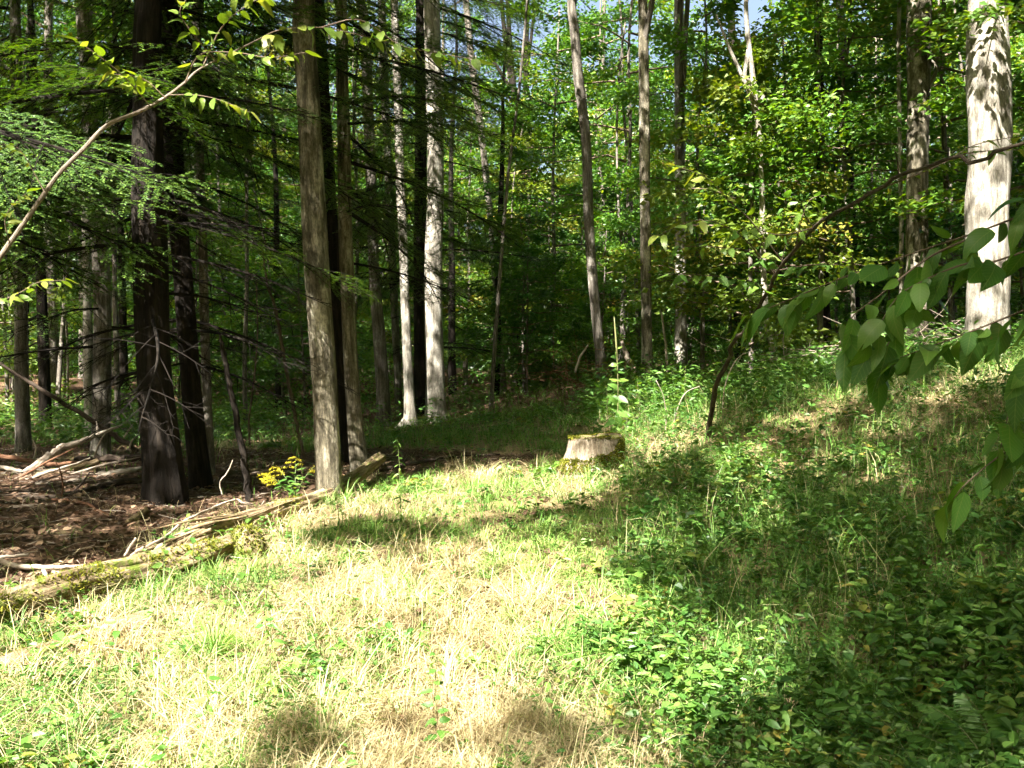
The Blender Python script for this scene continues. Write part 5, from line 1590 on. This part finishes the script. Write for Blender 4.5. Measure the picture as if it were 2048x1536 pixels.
for px, py, ht, nl, lab in [(1215, 850, .35, 12, 'sunlit leafy shrub right behind the stump'), (1180, 845, .22, 10, 'low sunlit plant behind the stump'), (1280, 840, .4, 12, 'sunlit bramble right of the stump'),
                            (1330, 850, .35, 12, 'sunlit bramble left of the arching sapling foot'), (1370, 820, .4, 12, 'green bramble behind the arching sapling foot'),
                            (1310, 880, .25, 11, 'low yellowing bramble beside the stump'), (1250, 880, .22, 9, 'leafy plant touching the right of the stump'),
                            (1400, 790, .5, 12, 'tall bramble at the edge of the wood'), (1340, 800, .4, 10, 'pale green bramble below the dappled trunk')]:
    herb_plant(px, py, ht, nl, .12, 'near_light', lab, 'bramble', pair=False)

# goldenrod
b = gp(588, 1004)[0]; b[2] = float(H(b[0], b[1])) ; b[1] += .05
g = thing('goldenrod', b, 'goldenrod with yellow flower sprays left of the sunlit trunk foot', 'plant')
for k in range(5):
    ang = (math.pi, math.pi - .5, math.pi + .4, .3, 2.0)[k]
    ht = (.30, .36, .26, .40, .46)[k]
    d = np.array([math.cos(ang) * (.95, .6, 1.1, .5, .2)[k], math.sin(ang) * .5, 0])
    t = np.linspace(0, 1, 8)[:, None]
    C = d * ht * t ** 1.5 + np.array([0, 0, ht]) * (t - .12 * t ** 3)
    m = MB(); tube(m, C, np.linspace(.004, .002, 8), 5, cap=False); m.build('stem', M['stem'], g)
    for q in range(9):
        f = .15 + .6 * q / 9; p_ = np.array([np.interp(f, t[:, 0], C[:, c]) for c in range(3)])
        a = q * 2.4; lf = put_leaf(g, p_ + b, np.array([math.cos(a), math.sin(a), .1]), np.array([0, -.3, 1.0]), .11, 'herb', b); lf.scale[1] *= .6
    for q in range(5):
        f = .72 + .28 * q / 4; p_ = np.array([np.interp(f, t[:, 0], C[:, c]) for c in range(3)])
        e = nrm(np.array([math.cos(ang + (-1) ** q * .7), math.sin(ang + (-1) ** q * .7), .1])) * (.17 - .02 * q)
        n = 50; s = rng.random(n)
        P = p_ + e * s[:, None] + np.array([0, 0, -.03]) * (s ** 2)[:, None] + rng.normal(0, .006, (n, 3)) + [0, 0, .008]
        m = MB(); leaves2(m, P, nrm(rng.normal(0, 1, (n, 3)) + [0, 0, .8]), rng.normal(0, 1, (n, 3)), .010, .006, rng.random(n)); m.build('flower_spray', M['flower'], g, False)

# mullein stalk
b = at(1234, 800, 12.2); b[2] = float(H(b[0], b[1]))
mu = thing('mullein', b, 'tall pale green mullein stalk standing between two grey trunks', 'plant')
topz = at(1230, 630, 12.2)[2] - b[2]
t = np.linspace(0, 1, 16)
C = np.stack([-.03 * t + .025 * np.sin(t * 3.5), 0 * t, topz * t - .02], 1)
m = MB(); tube(m, C, np.interp(t, [0, .6, .68, .9, 1], [.008, .006, .013, .010, .003]), 8, .35, tint=.72); m.build('stalk', M['stem'], mu)
for k in range(22):
    f = .06 + .72 * k / 22; a = k * 2.4
    put_leaf(mu, C[int(f * 15)] + b + [0, 0, .0], np.array([math.cos(a), math.sin(a) * .5, .75 - 1.3 * random.random()]), np.array([0, -.8, .6]) + rng.normal(0, .3, 3), .21 * (1.15 - f), 'near_light', b)

# pale arching bramble canes
for pts, D, lab in (([(1446, 800), (1450, 772), (1462, 738), (1480, 712), (1512, 700)], 11, 'pale bluish cane arching beside the arching sapling'),
                    ([(1331, 870), (1332, 830), (1326, 790), (1312, 760)], 11, 'pale upright cane in the sunlit brambles'),
                    ([(1348, 850), (1356, 815), (1372, 785), (1400, 772)], 11.3, 'pale thin cane arching right in the brambles')):
    P = at([p_[0] for p_ in pts], [p_[1] for p_ in pts], np.full(len(pts), D)); C = catmull(P, 6)
    C = np.vstack([[C[0, 0], C[0, 1], float(H(C[0, 0], C[0, 1])) - .02], C])
    m = MB(); tube(m, C - C[0], np.linspace(.008, .003, len(C)), 6); o = m.build('bramble_cane', M['wood_dead']); o.location = C[0]
    tag(o, lab, 'cane')

# grass tufts
def tuft(px, py, n, L, lab, w=.006, lean=(.4, 1.5), tint=(.62, .85), D=None):
    b = gp(px, py)[0]; b[2] = float(H(b[0], b[1]))
    a = rng.uniform(0, 6.28, n); r_ = rng.uniform(0, .06, n)
    m = MB()
    blades(m, np.stack([np.cos(a) * r_, np.sin(a) * r_, -.01 + 0 * a], 1), np.stack([np.cos(a), np.sin(a), 0 * a], 1), L * rng.uniform(.5, 1.1, n), w, rng.uniform(*lean, n), rng.uniform(*tint, n))
    o = m.build('grass_tuft', M['grass'], None, False); o.location = b
    return tag(o, lab, 'grass tuft', None, 'thing')


for a in [(430, 1330, 130, .34, 'big tuft of long green grass in front of the decayed log'), (400, 1345, 60, .3, 'grass tuft at the left of the big tuft'), (940, 985, 50, .34, 'tuft of arching grass on the crest of the bank'), (1020, 985, 40, .4, 'tuft with tall thin stalks on the crest of the bank'),
          (690, 1005, 50, .28, 'grass tuft beside the end of the rotten log'), (870, 985, 50, .26, 'short grass tuft on the bank right of the rotten log'), (1330, 1240, 60, .26, 'green grass tuft at the shade edge of the slope'),
          (1430, 1130, 50, .34, 'tall seeding grass on the shady slope'), (1620, 1050, 60, .4, 'tall wispy grass in the middle of the shady slope'), (1700, 1020, 50, .4, 'tall wispy grass upper right of the slope'),
          (1560, 1080, 40, .36, 'tall pale grass beside the wispy grass'), (1190, 990, 50, .22, 'grass fringe in front of the stump'), (1110, 950, 40, .26, 'grass fringe left of the stump'), (1740, 1450, 40, .26, 'thin dark grass tuft near the fern'),
          (750, 1070, 40, .22, 'dry grass tuft below the rotten log end'), (500, 1150, 50, .22, 'grass around the broken root lump')]:
    tuft(*a)

# ferns in the lower right corner
def fern(px, py, fronds, lab, D=None):
    b = gp(px, py)[0]; b[2] = float(H(b[0], b[1]))
    o = thing('fern', b, lab, 'fern')
    for (a, L, rise) in fronds:
        t = np.linspace(0, 1, 14)
        d = np.array([math.cos(a), math.sin(a), 0])
        C = d * (L * t * (.55 + .45 * t))[:, None] + np.array([0, 0, 1.0]) * (L * rise * np.sin(t * 1.9))[:, None]
        m = MB(); tube(m, C, np.linspace(.004, .0012, 14), 4, cap=False, tint=.6)
        s = np.linspace(.12, .99, 30); c = np.stack([np.interp(s, t, C[:, k]) for k in range(3)], 1)
        lat = np.array([-math.sin(a), math.cos(a), 0])
        tg = nrm(np.gradient(C, axis=0)); tg = np.stack([np.interp(s, t, tg[:, k]) for k in range(3)], 1)
        for sg in (-1, 1):
            ll = L * .20 * np.sin(np.clip(s * 1.05, 0, 1) * math.pi * .93 + .12) ** .8
            T = nrm(lat * sg + tg * .35 + [0, 0, -.12] + rng.normal(0, .05, (30, 3)))
            leaves6(m, c, T, np.tile(nrm(np.cross(tg[0], lat) + [0, 0, 1.0]), (30, 1)) + rng.normal(0, .08, (30, 3)), ll, ll * .26, .35 + .2 * rng.random(30), mi=1, fold=.08)
        m.build('frond', [M['stem'], M['herb']], o, False)


fern(2010, 1600, [(2.5, .55, .35), (2.0, .5, .5), (1.5, .5, .55), (3.0, .5, .3), (.9, .45, .5)], 'green fern in the bottom right corner')
fern(1780, 1590, [(2.3, .42, .4), (1.2, .42, .45), (2.9, .38, .3)], 'smaller fern at the bottom edge left of the corner fern')

# ------------------------------------------------------------------ things that share a label are told apart by their place in the row
ORD = ['leftmost', 'second from left', 'third from left', 'fourth from left', 'fifth from left', 'sixth from left', 'seventh from left', 'eighth from left']
same = {}
for o in COL.objects:
    if o.parent is None and o.get('label'):
        same.setdefault(o['label'], []).append(o)
for lab, obs in same.items():
    if len(obs) > 1:
        obs.sort(key=lambda q: project(np.array(q.location)[None])[0][0])
        for k, o in enumerate(obs):
            o['label'] = ('left one, ' if k == 0 else 'right one, ') + lab if len(obs) == 2 else ('rightmost' if k == len(obs) - 1 else ORD[min(k, 7)]) + ' ' + lab
